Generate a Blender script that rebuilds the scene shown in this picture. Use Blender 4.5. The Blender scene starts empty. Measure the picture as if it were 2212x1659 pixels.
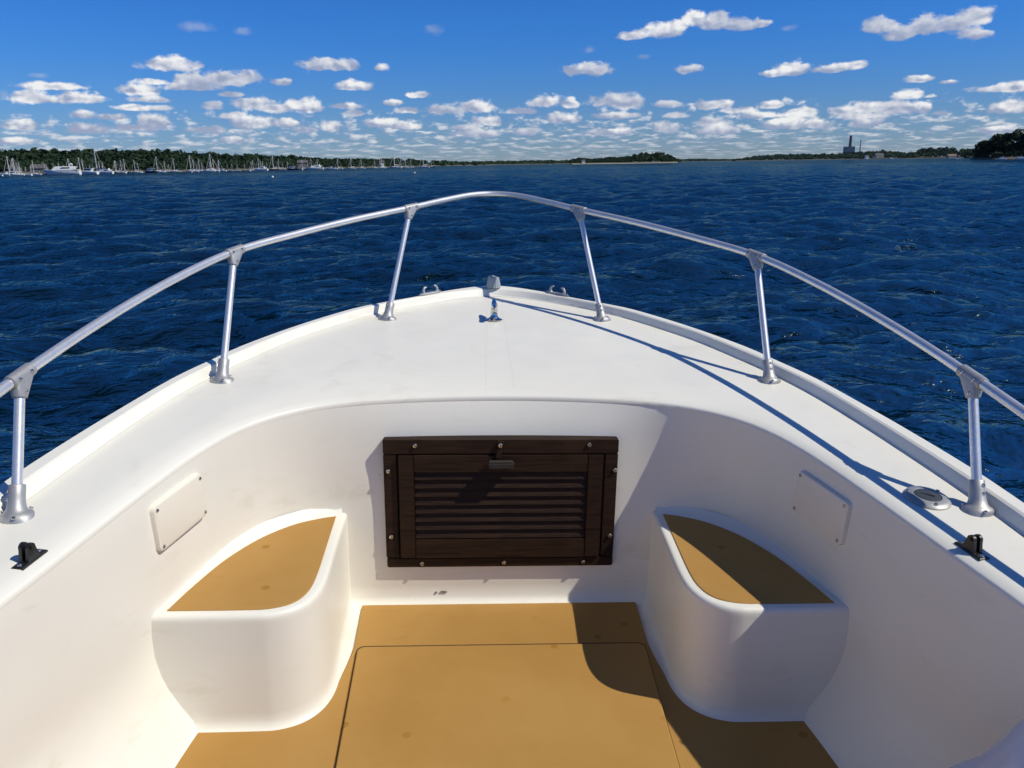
import bpy, bmesh, math, random
import numpy as np
from mathutils import Vector, Matrix
from mathutils.bvhtree import BVHTree

random.seed(7)
RNG = np.random.default_rng(7)
SC = bpy.context.scene
COL = SC.collection
R = math.radians

# ------------------------------------------------------------------ camera
# boat frame: x to starboard, y to the bow, z up; the boat heels a little against the sea
FPX, WPX, HPX = 1661.0, 2212.0, 1659.0
CAMP = Vector((-0.079, 0.0, 1.80))


def basis(pitch, roll, yaw):
    f = Vector((math.sin(yaw) * math.cos(pitch), math.cos(yaw) * math.cos(pitch), -math.sin(pitch)))
    r = Vector((math.cos(yaw), -math.sin(yaw), 0))
    u = r.cross(f)
    c, s = math.cos(roll), math.sin(roll)
    return r * c - u * s, u * c + r * s, f


def cols(r, u, f):
    return Matrix((r, u, f)).transposed()


WB = basis(R(15.96), R(0.89), R(2.661))        # camera axes against the sea
BB = basis(R(15.96), R(-0.776), R(2.661))      # camera axes against the boat
BROT = cols(*WB) @ cols(*BB).transposed()
BOAT = Matrix.Translation(CAMP) @ BROT.to_4x4() @ Matrix.Translation(-CAMP)

cam = bpy.data.cameras.new('camera')
camo = bpy.data.objects.new('camera', cam)
COL.objects.link(camo)
cam.sensor_width = 36.0
cam.lens = FPX / WPX * 36.0
cam.clip_start = 0.05
cam.clip_end = 60000
camo.matrix_world = Matrix.Translation(CAMP) @ cols(WB[0], WB[1], -WB[2]).to_4x4()
SC.camera = camo
SC.render.resolution_x, SC.render.resolution_y = 1024, 768


def hdir(px, py=355.0):
    """unit compass direction for a bearing measured off the photograph"""
    d = WB[2] + WB[0] * ((px - WPX / 2) / FPX) + WB[1] * ((HPX / 2 - py) / FPX)
    return d


def bearing(px):
    y = 371.6 - 0.01554 * px
    d = hdir(px, y)
    d.z = 0
    return d.normalized()


def sea_at(px, dist, z=0.0):
    b = bearing(px)
    return Vector((CAMP.x + b.x * dist, CAMP.y + b.y * dist, z))


# ------------------------------------------------------------------ light
SUNB = Vector((0.789, -0.269, 1.0))
SUND = (BROT @ SUNB).normalized()
SUN_EL = math.asin(SUND.z)
SUN_ROT = math.atan2(SUND.x, SUND.y)

sun = bpy.data.lights.new('sun', 'SUN')
sun.energy = 4.0
sun.angle = R(0.53)
sun.color = (1.0, 0.945, 0.80)
suno = bpy.data.objects.new('sun', sun)
COL.objects.link(suno)
suno.rotation_euler = SUND.to_track_quat('Z', 'Y').to_euler()

SC.view_settings.view_transform = 'Standard'
SC.view_settings.look = 'None'
SC.view_settings.exposure = 0.0
SC.view_settings.gamma = 1.0
try:
    SC.view_settings.use_curve_mapping = False
except Exception:
    pass
SC.cycles.max_bounces = 8
SC.cycles.diffuse_bounces = 6
SC.cycles.glossy_bounces = 3
SC.cycles.transmission_bounces = 3
SC.cycles.transparent_max_bounces = 6
SC.cycles.sample_clamp_indirect = 6.0
SC.cycles.sample_clamp_direct = 1.4
SC.cycles.use_denoising = True
SC.cycles.caustics_reflective = False
SC.cycles.caustics_refractive = False

# ------------------------------------------------------------------ world: sky and fair-weather clouds
W = bpy.data.worlds.new('World')
SC.world = W
W.use_nodes = True
WT = W.node_tree
WT.nodes.clear()


class NT:
    """short node writer"""

    def __init__(self, t):
        self.t = t

    def n(self, kind, **kw):
        nd = self.t.nodes.new(kind)
        for k, v in kw.items():
            setattr(nd, k, v)
        return nd

    def put(self, sock, v):
        if v is None:
            return
        if isinstance(v, bpy.types.NodeSocket):
            self.t.links.new(v, sock)
        else:
            sock.default_value = v

    def math(self, op, a, b=None, c=None, clamp=False):
        nd = self.n('ShaderNodeMath', operation=op)
        nd.use_clamp = clamp
        for i, v in enumerate((a, b, c)):
            self.put(nd.inputs[i], v)
        return nd.outputs[0]

    def vmath(self, op, a, b=None, c=None):
        nd = self.n('ShaderNodeVectorMath', operation=op)
        for i, v in enumerate((a, b, c)):
            self.put(nd.inputs[i], v)
        return nd.outputs['Value'] if op in ('LENGTH', 'DISTANCE', 'DOT_PRODUCT') else nd.outputs[0]

    def noise(self, vec, scale, detail=3.0, rough=0.5, dist=0.0):
        nd = self.n('ShaderNodeTexNoise')
        self.put(nd.inputs['Vector'], vec)
        nd.inputs['Scale'].default_value = scale
        nd.inputs['Detail'].default_value = detail
        nd.inputs['Roughness'].default_value = rough
        nd.inputs['Distortion'].default_value = dist
        return nd.outputs[0]

    def smooth(self, v, lo, hi, a=0.0, b=1.0):
        nd = self.n('ShaderNodeMapRange', interpolation_type='SMOOTHSTEP')
        self.put(nd.inputs[0], v)
        for i, x in enumerate((lo, hi, a, b)):
            self.put(nd.inputs[i + 1], x)
        return nd.outputs[0]

    def lin(self, v, lo, hi, a=0.0, b=1.0):
        nd = self.n('ShaderNodeMapRange')
        self.put(nd.inputs[0], v)
        for i, x in enumerate((lo, hi, a, b)):
            self.put(nd.inputs[i + 1], x)
        return nd.outputs[0]

    def mix(self, f, a, b, blend='MIX'):
        nd = self.n('ShaderNodeMix', data_type='RGBA', blend_type=blend)
        self.put(nd.inputs[0], f)
        self.put(nd.inputs[6], a)
        self.put(nd.inputs[7], b)
        return nd.outputs[2]


w = NT(WT)
sky = w.n('ShaderNodeTexSky', sky_type='NISHITA')
sky.sun_disc = False
sky.sun_elevation = SUN_EL
sky.sun_rotation = SUN_ROT
sky.altitude = 0
sky.air_density = 1.0
sky.dust_density = 0.0
sky.ozone_density = 1.5
SKY_STRENGTH = 0.11
SKY_TINT = (0.135, 0.43, 0.95)
SKY_TINT_LOW = (0.25, 0.37, 0.68)
SKY_TINT_HIGH = (0.27, 0.43, 0.70)

tc = w.n('ShaderNodeTexCoord')
sep = w.n('ShaderNodeSeparateXYZ')
WT.links.new(tc.outputs['Generated'], sep.inputs[0])
az = w.math('ARCTAN2', sep.outputs[0], sep.outputs[1])
el = w.math('ARCSINE', sep.outputs[2])
uvc = w.n('ShaderNodeCombineXYZ')
w.put(uvc.inputs[0], az)
w.put(uvc.inputs[1], el)
uv = uvc.outputs[0]

# cumulus: (bearing, height, half width, half height) in the photograph, read at half its 4424 px width
LOBES = [
    # left half
    (372, 142, 54, 20), (412, 178, 50, 20), (505, 172, 62, 21), (607, 178, 24, 12), (710, 142, 64, 18), (825, 148, 20, 10),
    (760, 188, 40, 14), (298, 198, 38, 18), (72, 213, 50, 17), (175, 213, 52, 14), (95, 188, 46, 9),
    (462, 230, 24, 13), (545, 224, 46, 16), (600, 236, 58, 14), (652, 230, 46, 19), (180, 250, 24, 11), (328, 265, 37, 20),
    (545, 268, 42, 22), (500, 252, 34, 9), (622, 268, 28, 13), (715, 275, 29, 19), (820, 268, 48, 15), (880, 274, 40, 13),
    (850, 223, 24, 9), (900, 206, 38, 9), (962, 238, 50, 16), (1030, 233, 46, 20), (1050, 263, 36, 16), (40, 272, 30, 14), (30, 308, 42, 10),
    (500, 305, 26, 11), (1030, 290, 55, 13),
    # right half
    (1376, 78, 46, 12), (1436, 68, 54, 21), (1500, 43, 26, 21), (1546, 50, 32, 24), (1596, 54, 42, 18), (1646, 53, 26, 9),
    (1906, 60, 38, 20), (1940, 76, 30, 17), (1996, 58, 38, 22), (2050, 52, 38, 20), (2104, 42, 38, 22), (2106, 74, 36, 15),
    (1271, 152, 62, 17), (1488, 150, 28, 12), (1711, 150, 40, 18), (1676, 159, 34, 9), (1792, 150, 46, 12), (1842, 143, 38, 11),
    (1986, 172, 30, 9), (2046, 178, 19, 6), (2146, 193, 40, 11), (2194, 190, 30, 14), (1961, 206, 36, 13), (2012, 208, 14, 6),
    (1181, 222, 40, 17), (1232, 226, 24, 14), (1326, 219, 58, 20), (1358, 226, 38, 19), (1326, 251, 56, 10), (1218, 257, 50, 17),
    (1436, 227, 34, 11), (1531, 229, 50, 13), (1666, 229, 28, 11), (1646, 250, 60, 10), (1726, 245, 40, 15), (1536, 265, 40, 15),
    (1441, 280, 40, 18), (1821, 241, 30, 13), (1886, 234, 46, 18), (1938, 236, 42, 19), (1994, 236, 18, 15), (1866, 266, 36, 17),
    (1686, 270, 52, 15), (1746, 270, 58, 15), (1546, 284, 56, 13), (2181, 236, 36, 17), (2151, 281, 42, 11), (1326, 286, 60, 12),
    (1140, 285, 48, 12),
]
GREY = [(110, 187, 60, 10), (320, 215, 44, 9), (305, 234, 56, 8), (250, 254, 36, 9), (298, 277, 46, 11), (190, 282, 46, 15), (445, 281, 42, 11), (42, 272, 32, 14), (502, 205, 31, 8), (660, 282, 32, 10), (745, 230, 40, 9), (762, 247, 26, 9),
        (415, 190, 60, 12), (330, 178, 40, 8), (880, 240, 34, 10), (1010, 276, 40, 9), (1120, 242, 40, 9), (1460, 250, 30, 8), (1590, 240, 44, 8), (1700, 262, 50, 9), (1860, 252, 60, 8), (2030, 245, 22, 6)]
FAINT = [(425, 59, 40, 11), (520, 67, 22, 10), (935, 62, 24, 13), (1706, 60, 20, 7), (80, 163, 24, 6), (1274, 107, 18, 8), (1390, 123, 18, 6)]


def azel(px, py):
    d = hdir(px, py).normalized()
    return math.atan2(d.x, d.y), math.asin(d.z)


stretch = w.vmath('MULTIPLY', uv, (1.0, 1.45, 1.0))
n1 = w.noise(stretch, 46.0, 6.0, 0.61, 0.25)
n0 = w.noise(stretch, 58.0, 2.5, 0.5, 0.2)
n1s = w.noise(w.vmath('ADD', stretch, (0.0040, 0.0062, 0.0)), 58.0, 2.5, 0.5, 0.2)
greyer = w.smooth(w.noise(uv, 9.0, 1.0), 0.36, 0.60, 0.40, 1.0)
n1c = w.math('MULTIPLY', w.math('SUBTRACT', n1, 0.5), 1.9)
puff = w.math('MULTIPLY', w.math('SUBTRACT', n0, n1s), 2.6)

# the distant cloud field: a flat layer seen in perspective, crowding together towards the horizon
elp = w.math('MAXIMUM', el, 0.0005)
den = w.math('ADD', elp, 0.028)
pv = w.n('ShaderNodeCombineXYZ')
w.put(pv.inputs[0], w.math('MULTIPLY', az, 46.0))
w.put(pv.inputs[1], w.math('DIVIDE', 0.62, den))
n2 = w.noise(pv.outputs[0], 0.95, 5.0, 0.58, 0.15)
n2s = w.noise(w.vmath('ADD', pv.outputs[0], (0.25, -0.55, 0.0)), 0.95, 2.0, 0.5, 0.15)
# low band all round the horizon; away from the view the scattered cloud is of this kind higher up too
front = w.smooth(w.math('ABSOLUTE', w.math('SUBTRACT', az, R(2.6))), R(36), R(50))
hi_lim = w.math('ADD', 0.095, w.math('MULTIPLY', front, 0.11))
cov_hi = w.smooth(elp, 0.035, hi_lim, 0.0, 0.26)
dens_f = w.math('SUBTRACT', w.math('SUBTRACT', n2, 0.475), cov_hi)
alpha_f = w.math('MULTIPLY', w.smooth(dens_f, -0.02, 0.15), w.smooth(elp, 0.002, 0.04, 0.32, 0.72))
lit_f = w.math('ADD', 0.42, w.math('MULTIPLY', w.math('SUBTRACT', n2, n2s), 2.6))

hs = w.n('ShaderNodeHueSaturation')
w.put(hs.inputs['Color'], sky.outputs[0])
hs.inputs['Saturation'].default_value = 1.06
tint = w.mix(w.smooth(el, -0.02, 0.17), tuple(SKY_STRENGTH * k for k in SKY_TINT_LOW) + (1,), tuple(SKY_STRENGTH * k for k in SKY_TINT) + (1,))
tint = w.mix(w.smooth(el, 0.22, 0.95), tint, tuple(SKY_STRENGTH * k for k in SKY_TINT_HIGH) + (1,))
skyc = w.vmath('MULTIPLY', hs.outputs[0], tint)


def background(col):
    b_ = w.n('ShaderNodeBackground')
    w.put(b_.inputs[0], col)
    b_.inputs[1].default_value = 1.0
    return b_.outputs[0]


def cloudy(lobes, faint, grey=()):
    """sky with the distant field and the cumulus of one sector of the horizon"""
    alpha, lit = alpha_f, lit_f
    accL = accS = None
    for (px, py, hw, hh, lp) in [l + (0.92,) for l in lobes] + [l + (2.7,) for l in grey]:
        a, e = azel(px, py)
        sx, sy = FPX / hw, FPX / hh
        v = w.vmath('MULTIPLY_ADD', uv, (sx, sy, 0.0), (-a * sx, -e * sy, 0.0))
        v2 = w.vmath('MAXIMUM', v, w.vmath('MULTIPLY', v, (-1.0, -1.6, 0.0)))
        ln = w.vmath('LENGTH', v2)
        ds = w.vmath('DISTANCE', v, (0.30, lp, 0.0))
        accL = ln if accL is None else w.math('SMOOTH_MIN', accL, ln, 0.4)
        accS = ds if accS is None else w.math('SMOOTH_MIN', accS, ds, 0.25)
    if accL is not None:
        dens = w.math('ADD', w.math('SUBTRACT', 1.0, accL), n1c)
        al = w.smooth(dens, 0.0, 0.44)
        lit_l = w.math('MULTIPLY', w.math('ADD', w.smooth(accS, 1.48, 0.32), puff), greyer)
        fs = w.smooth(w.math('SUBTRACT', al, alpha_f), -0.25, 0.25)
        nm = w.n('ShaderNodeMix', data_type='FLOAT')
        w.put(nm.inputs[0], fs)
        w.put(nm.inputs[2], lit_f)
        w.put(nm.inputs[3], lit_l)
        lit = nm.outputs[0]
        alpha = w.math('MAXIMUM', al, alpha)
    accF = None
    for (px, py, hw, hh) in faint:
        a, e = azel(px, py)
        sx, sy = FPX / hw, FPX / hh
        ln = w.vmath('LENGTH', w.vmath('MULTIPLY_ADD', uv, (sx, sy, 0.0), (-a * sx, -e * sy, 0.0)))
        accF = ln if accF is None else w.math('MINIMUM', accF, ln)
    if accF is not None:
        aw = w.math('MULTIPLY', w.smooth(w.math('ADD', w.math('SUBTRACT', 1.0, accF), n1c), 0.0, 0.9), 0.35)
        alpha = w.math('MAXIMUM', alpha, aw)
    ccol = w.mix(w.math('MULTIPLY', lit, 1.0, clamp=True), (0.32, 0.38, 0.54, 1), (0.90, 0.90, 0.90, 1))
    return background(w.mix(w.math('MULTIPLY', alpha, 0.96), skyc, ccol))


def choose(test, a, b):
    ms = w.n('ShaderNodeMixShader')
    w.put(ms.inputs[0], test)
    WT.links.new(a, ms.inputs[1])
    WT.links.new(b, ms.inputs[2])
    return ms.outputs[0]


# only the cumulus near a bearing are evaluated for it
EDGES = [-999, 180, 420, 640, 860, 1080, 1300, 1520, 1740, 1960, 9999]


def sector(i):
    x0, x1 = EDGES[i], EDGES[i + 1]
    pick = lambda L: [l for l in L if l[0] + 1.8 * l[2] > x0 and l[0] - 1.8 * l[2] < x1]
    return cloudy(pick(LOBES), pick(FAINT), pick(GREY))


def tree(lo, hi):
    if hi - lo == 1:
        return sector(lo)
    mid = (lo + hi) // 2
    return choose(w.math('GREATER_THAN', az, azel(EDGES[mid], 200)[0]), tree(lo, mid), tree(mid, hi))


inview = w.math('LESS_THAN', w.math('ABSOLUTE', w.math('SUBTRACT', az, R(2.6))), R(40))
lowsky = w.math('MULTIPLY', w.math('LESS_THAN', el, 0.26), w.math('GREATER_THAN', el, -0.004))
surf = choose(lowsky, background(skyc), choose(inview, cloudy([], []), tree(0, len(EDGES) - 1)))
wo = w.n('ShaderNodeOutputWorld')
WT.links.new(surf, wo.inputs[0])
W.cycles.sampling_method = 'MANUAL'
W.cycles.sample_map_resolution = 512

# ------------------------------------------------------------------ materials
MATS = {}


def mat(name, color, rough=0.5, metal=0.0, spec=0.5, fn=None, **kw):
    m = bpy.data.materials.new(name)
    m.use_nodes = True
    t = m.node_tree
    b = t.nodes['Principled BSDF']
    b.inputs['Base Color'].default_value = (*color, 1)
    b.inputs['Roughness'].default_value = rough
    b.inputs['Metallic'].default_value = metal
    b.inputs['Specular IOR Level'].default_value = spec
    for k, v in kw.items():
        b.inputs[k].default_value = v
    if fn:
        fn(NT(t), b)
    MATS[name] = m
    return m


def objco(n):
    return n.n('ShaderNodeTexCoord').outputs['Object']


def bump(n, b, h, strength, dist):
    nd = n.n('ShaderNodeBump')
    nd.inputs['Strength'].default_value = strength
    nd.inputs['Distance'].default_value = dist
    n.put(nd.inputs['Height'], h)
    n.put(b.inputs['Normal'], nd.outputs[0])
    return nd


def gel(n, b):
    co = objco(n)
    big = n.noise(co, 1.7, 4, 0.6)
    fine = n.noise(co, 9.0, 5, 0.65)
    smear = n.noise(n.vmath('MULTIPLY', co, (1.0, 1.0, 3.0)), 3.3, 6, 0.7, 0.6)
    c = n.mix(n.smooth(big, 0.35, 0.7), (0.79, 0.772, 0.695, 1), (0.755, 0.735, 0.662, 1))
    c = n.mix(n.smooth(smear, 0.55, 0.74, 0, 0.6), c, (0.66, 0.625, 0.525, 1))
    # small scuffs and specks
    vor = n.n('ShaderNodeTexVoronoi')
    n.put(vor.inputs['Vector'], co)
    vor.inputs['Scale'].default_value = 9.0
    spk = n.math('MULTIPLY', n.smooth(vor.outputs['Distance'], 0.050, 0.026), n.smooth(fine, 0.5, 0.62))
    c = n.mix(n.math('MULTIPLY', spk, 0.55), c, (0.28, 0.26, 0.23, 1))
    n.put(b.inputs['Base Color'], c)
    n.put(b.inputs['Roughness'], n.lin(fine, 0.3, 0.7, 0.34, 0.52))
    bump(n, b, n.noise(co, 5.0, 2, 0.5), 0.10, 0.01)


def gel_deck(n, b):
    gel(n, b)
    # a faint pair of mould lines running aft from the bow cleat
    co = objco(n)
    s = n.n('ShaderNodeSeparateXYZ')
    n.put(s.inputs[0], co)
    wid = n.math('ADD', 0.037, n.math('MULTIPLY', n.math('SUBTRACT', 3.42, s.outputs[1]), 0.014))
    off = n.math('ABSOLUTE', n.math('SUBTRACT', n.math('ABSOLUTE', n.math('ADD', s.outputs[0], 0.002)), wid))
    ln = n.math('MULTIPLY', n.smooth(off, 0.0035, 0.0015), n.smooth(s.outputs[1], 2.50, 2.56))
    ln = n.math('MULTIPLY', ln, n.smooth(s.outputs[1], 3.62, 3.5))
    src = b.inputs['Base Color'].links[0].from_socket
    n.put(b.inputs['Base Color'], n.mix(n.math('MULTIPLY', ln, 0.22), src, (0.60, 0.52, 0.45, 1)))


def tan_fn(n, b):
    co = objco(n)
    big = n.noise(co, 2.2, 4, 0.6)
    fine = n.noise(co, 380.0, 2, 0.6)
    c = n.mix(n.smooth(big, 0.3, 0.72), (0.42, 0.240, 0.074, 1), (0.372, 0.204, 0.057, 1))
    vor = n.n('ShaderNodeTexVoronoi', voronoi_dimensions='2D')
    n.put(vor.inputs['Vector'], co)
    vor.inputs['Scale'].default_value = 3.6
    vor.inputs['Randomness'].default_value = 1.0
    drop = n.math('MULTIPLY', n.smooth(vor.outputs['Distance'], 0.050, 0.034), n.smooth(n.noise(co, 1.3, 2), 0.42, 0.48))
    c = n.mix(n.math('MULTIPLY', drop, 0.75), c, (0.30, 0.145, 0.022, 1))
    sm = n.noise(n.vmath('MULTIPLY', co, (2.0, 9.0, 1.0)), 2.6, 5, 0.7, 1.2)
    c = n.mix(n.smooth(sm, 0.60, 0.74, 0, 0.42), c, (0.27, 0.15, 0.042, 1))
    n.put(b.inputs['Base Color'], c)
    n.put(b.inputs['Roughness'], n.lin(n.noise(co, 12, 3), 0.3, 0.7, 0.48, 0.66))
    bump(n, b, fine, 0.10, 0.0012)


def alu_fn(n, b):
    co = objco(n)
    f = n.noise(co, 130.0, 4, 0.65)
    p = n.noise(co, 14.0, 3, 0.6)
    n.put(b.inputs['Base Color'], n.mix(n.smooth(p, 0.3, 0.7), (0.80, 0.80, 0.805, 1), (0.72, 0.72, 0.73, 1)))
    n.put(b.inputs['Roughness'], n.lin(f, 0.3, 0.7, 0.33, 0.42))


def cast_fn(n, b):
    co = objco(n)
    f = n.noise(co, 90.0, 4, 0.65)
    n.put(b.inputs['Base Color'], n.mix(n.noise(co, 20, 3), (0.47, 0.47, 0.475, 1), (0.34, 0.34, 0.345, 1)))
    n.put(b.inputs['Roughness'], n.lin(f, 0.3, 0.7, 0.42, 0.60))
    bump(n, b, f, 0.2, 0.001)


def wood_fn(n, b):
    co = objco(n)
    g = n.noise(n.vmath('MULTIPLY', co, (4.0, 40.0, 70.0)), 1.6, 6, 0.65, 0.4)
    p = n.noise(co, 6.0, 4, 0.6)
    c = n.mix(n.smooth(g, 0.3, 0.72), (0.014, 0.0072, 0.0042, 1), (0.038, 0.0190, 0.0100, 1))
    c = n.mix(n.smooth(p, 0.56, 0.72, 0, 0.5), c, (0.045, 0.022, 0.011, 1))
    n.put(b.inputs['Base Color'], c)
    n.put(b.inputs['Roughness'], n.lin(g, 0.3, 0.7, 0.55, 0.75))
    bump(n, b, g, 0.35, 0.0025)


mat('white_gelcoat', (0.78, 0.765, 0.72), 0.42, fn=gel)
mat('deck_gelcoat', (0.78, 0.765, 0.72), 0.42, fn=gel_deck)
mat('hull_gelcoat', (0.78, 0.77, 0.73), 0.25)
mat('tan_vinyl', (0.42, 0.26, 0.09), 0.55, spec=0.08, fn=tan_fn)
mat('aluminium', (0.8, 0.8, 0.82), 0.32, 0.72, fn=alu_fn)
mat('cast_metal', (0.55, 0.55, 0.55), 0.45, 0.55, fn=cast_fn)
mat('chrome', (0.62, 0.61, 0.60), 0.12, 1.0)
mat('steel_screw', (0.62, 0.60, 0.56), 0.28, 1.0)
mat('dark_slot', (0.01, 0.01, 0.01), 0.6)
mat('dark_teak', (0.03, 0.018, 0.01), 0.6, spec=0.18, fn=wood_fn)
mat('void_shade_black', (0.003, 0.003, 0.003), 0.9)  # near-black painted for the unlit interior behind the louvres
mat('black_plastic', (0.011, 0.011, 0.012), 0.38)
mat('cap_plastic', (0.05, 0.055, 0.06), 0.45)
mat('frosted_glass', (0.42, 0.47, 0.50), 0.30, 0.0, **{'Transmission Weight': 0.25, 'IOR': 1.45})
mat('panel_plastic', (0.77, 0.725, 0.62), 0.45)


# ------------------------------------------------------------------ mesh helpers
class MB:
    def __init__(self):
        self.v, self.f = [], []

    def add(self, vs, fs):
        o = len(self.v)
        self.v += [tuple(p) for p in vs]
        self.f += [tuple(i + o for i in f) for f in fs]
        return self

    def grid(self, rows, close=False, flip=False):
        n = len(rows[0])
        vs = [p for r in rows for p in r]
        fs = []
        for i in range(len(rows) - 1):
            for j in range(n if close else n - 1):
                k = (j + 1) % n
                q = (i * n + j, i * n + k, (i + 1) * n + k, (i + 1) * n + j)
                fs.append(q[::-1] if flip else q)
        return self.add(vs, fs)

    def box(self, lo, hi, m=None):
        x0, y0, z0 = lo
        x1, y1, z1 = hi
        vs = [Vector(p) for p in ((x0, y0, z0), (x1, y0, z0), (x1, y1, z0), (x0, y1, z0), (x0, y0, z1), (x1, y0, z1), (x1, y1, z1), (x0, y1, z1))]
        if m is not None:
            vs = [m @ p for p in vs]
        return self.add(vs, [(3, 2, 1, 0), (4, 5, 6, 7), (0, 1, 5, 4), (1, 2, 6, 5), (2, 3, 7, 6), (3, 0, 4, 7)])

    def tube(self, pts, rad, n=14, cap=True):
        pts = [Vector(p) for p in pts]
        rads = rad if isinstance(rad, (list, tuple)) else [rad] * len(pts)
        rows = []
        ref = None
        for i, p in enumerate(pts):
            a = pts[max(i - 1, 0)]
            c = pts[min(i + 1, len(pts) - 1)]
            t = (c - a).normalized()
            if ref is None:
                ref = Vector((0, 0, 1)) if abs(t.z) < 0.9 else Vector((1, 0, 0))
            ref = (ref - t * ref.dot(t)).normalized()
            bn = t.cross(ref)
            rows.append([p + (ref * math.cos(2 * math.pi * k / n) + bn * math.sin(2 * math.pi * k / n)) * rads[i] for k in range(n)])
        self.grid(rows, close=True)
        if cap:
            o = len(self.v) - len(rows) * n
            self.f.append(tuple(range(o, o + n))[::-1])
            self.f.append(tuple(range(o + (len(rows) - 1) * n, o + len(rows) * n)))
        return self

    def rings(self, rows, cap0=True, cap1=True):
        n = len(rows[0])
        o = len(self.v)
        self.grid(rows, close=True)
        if cap0:
            self.f.append(tuple(range(o, o + n))[::-1])
        if cap1:
            self.f.append(tuple(range(o + (len(rows) - 1) * n, o + len(rows) * n)))
        return self

    def build(self, name, material, parent=None, smooth=0.6, recalc=True):
        me = bpy.data.meshes.new(name)
        me.from_pydata(self.v, [], self.f)
        if recalc:
            bm = bmesh.new()
            bm.from_mesh(me)
            bmesh.ops.recalc_face_normals(bm, faces=bm.faces)
            bm.to_mesh(me)
            bm.free()
        return link(name, me, material, parent, smooth)


def link(name, me, material, parent=None, smooth=0.6):
    if material is not None:
        me.materials.append(MATS[material] if isinstance(material, str) else material)
    if smooth:
        me.shade_smooth()
        try:
            me.set_sharp_from_angle(angle=smooth)
        except Exception:
            pass
    o = bpy.data.objects.new(name, me)
    COL.objects.link(o)
    if parent is not None:
        o.parent = parent
    return o


def tag(o, label=None, cat=None, group=None, kind=None):
    for k, v in (('label', label), ('category', cat), ('group', group), ('kind', kind)):
        if v:
            o[k] = v
    return o


def empty(name, loc=(0, 0, 0), rz=0.0):
    o = bpy.data.objects.new(name, None)
    o.empty_display_size = 0.1
    COL.objects.link(o)
    o.location = loc
    o.rotation_euler = (0, 0, rz)
    return o


def copy_tree(o, parent=None):
    c = o.copy()
    COL.objects.link(c)
    c.parent = parent
    for ch in list(o.children):
        copy_tree(ch, c)
    return c


def crom(pts, n):
    """Catmull-Rom through pts, n samples per span"""
    P = [np.array(p, float) for p in pts]
    P = [2 * P[0] - P[1]] + P + [2 * P[-1] - P[-2]]
    out = []
    for i in range(1, len(P) - 2):
        p0, p1, p2, p3 = P[i - 1:i + 3]
        for k in range(n):
            t = k / n
            out.append(0.5 * ((2 * p1) + (-p0 + p2) * t + (2 * p0 - 5 * p1 + 4 * p2 - p3) * t * t + (-p0 + 3 * p1 - 3 * p2 + p3) * t ** 3))
    out.append(P[-2])
    return np.array(out)


def full(half):
    """mirror a half plan curve (from the centre line aft) to port; returns port-aft .. bow .. starboard-aft"""
    left = [(-x, *r) for (x, *r) in reversed(half) if x > 1e-6]
    return left + [tuple(p) for p in half]


def resample(c, n):
    c = np.array(c)
    d = np.r_[0, np.cumsum(np.linalg.norm(np.diff(c, axis=0), axis=1))]
    s = np.linspace(0, d[-1], n)
    return np.stack([np.interp(s, d, c[:, k]) for k in range(c.shape[1])], 1)


def offset2(c, d):
    """shift a plan curve sideways by d (to its left when walking along it)"""
    t = np.gradient(c[:, :2], axis=0)
    t /= np.linalg.norm(t, axis=1)[:, None]
    o = c.copy()
    o[:, 0] += -t[:, 1] * d
    o[:, 1] += t[:, 0] * d
    return o


def dz(y):
    return 1.018 + 0.082 * (y - 2.0)


FLZ, BXZ = 0.31, 0.66

# ================================================================== the boat we stand in
boat = empty('motorboat')
boat.matrix_world = BOAT
tag(boat, 'white fibreglass motorboat in the foreground with tan cockpit sole and bow rail', 'boat')

OUT_H = [(0, 3.885), (.11, 3.85), (.25, 3.757), (.375, 3.650), (.525, 3.533), (.645, 3.418), (.82, 3.165), (.965, 2.90), (1.03, 2.73), (1.10, 2.53), (1.16, 2.26),
         (1.195, 2.08), (1.23, 1.865), (1.245, 1.70), (1.262, 1.4), (1.275, 1.0), (1.28, .3), (1.27, -1), (1.22, -2.6)]
FOOT_H = [(0, 3.803), (.10, 3.775), (.2, 3.733), (.34, 3.638), (.455, 3.548), (.575, 3.43), (.64, 3.345), (.815, 3.085), (.935, 2.82), (.99, 2.69), (1.062, 2.46), (1.11, 2.22),
          (1.15, 1.95), (1.175, 1.75), (1.19, 1.6), (1.203, 1.3), (1.21, 1), (1.212, .3), (1.20, -1), (1.15, -2.52)]
C0_H = [(0, 2.472), (.3, 2.455), (.53, 2.412), (.68, 2.335), (.79, 2.215), (.862, 2.05), (.925, 1.80), (.985, 1.51), (1.03, 1.28), (1.07, .9), (1.085, .2), (1.08, -1), (1.05, -2.45)]
C1_H = [(0, 2.405), (.3, 2.405), (.515, 2.40), (.655, 2.362), (.765, 2.27), (.855, 2.09), (.92, 1.80), (.985, 1.51), (1.035, 1.28), (1.08, .9), (1.095, .2), (1.09, -1), (1.06, -2.45)]
C2_H = [(0, 2.405), (.3, 2.405), (.51, 2.398), (.63, 2.35), (.72, 2.25), (.785, 2.08), (.842, 1.79), (.878, 1.51), (.905, 1.28), (.93, .9), (.94, .2), (.93, -1), (.90, -2.45)]
NS = 220
outer = resample(crom(full(OUT_H), 12), NS)
foot = resample(crom(full(FOOT_H), 12), NS)
foot = np.c_[foot, dz(foot[:, 1])]
outer = np.c_[outer, dz(outer[:, 1]) + 0.032]


def lift(c, z):
    return np.c_[c[:, :2], np.full(len(c), z)] if np.isscalar(z) else np.c_[c[:, :2], z]


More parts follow.
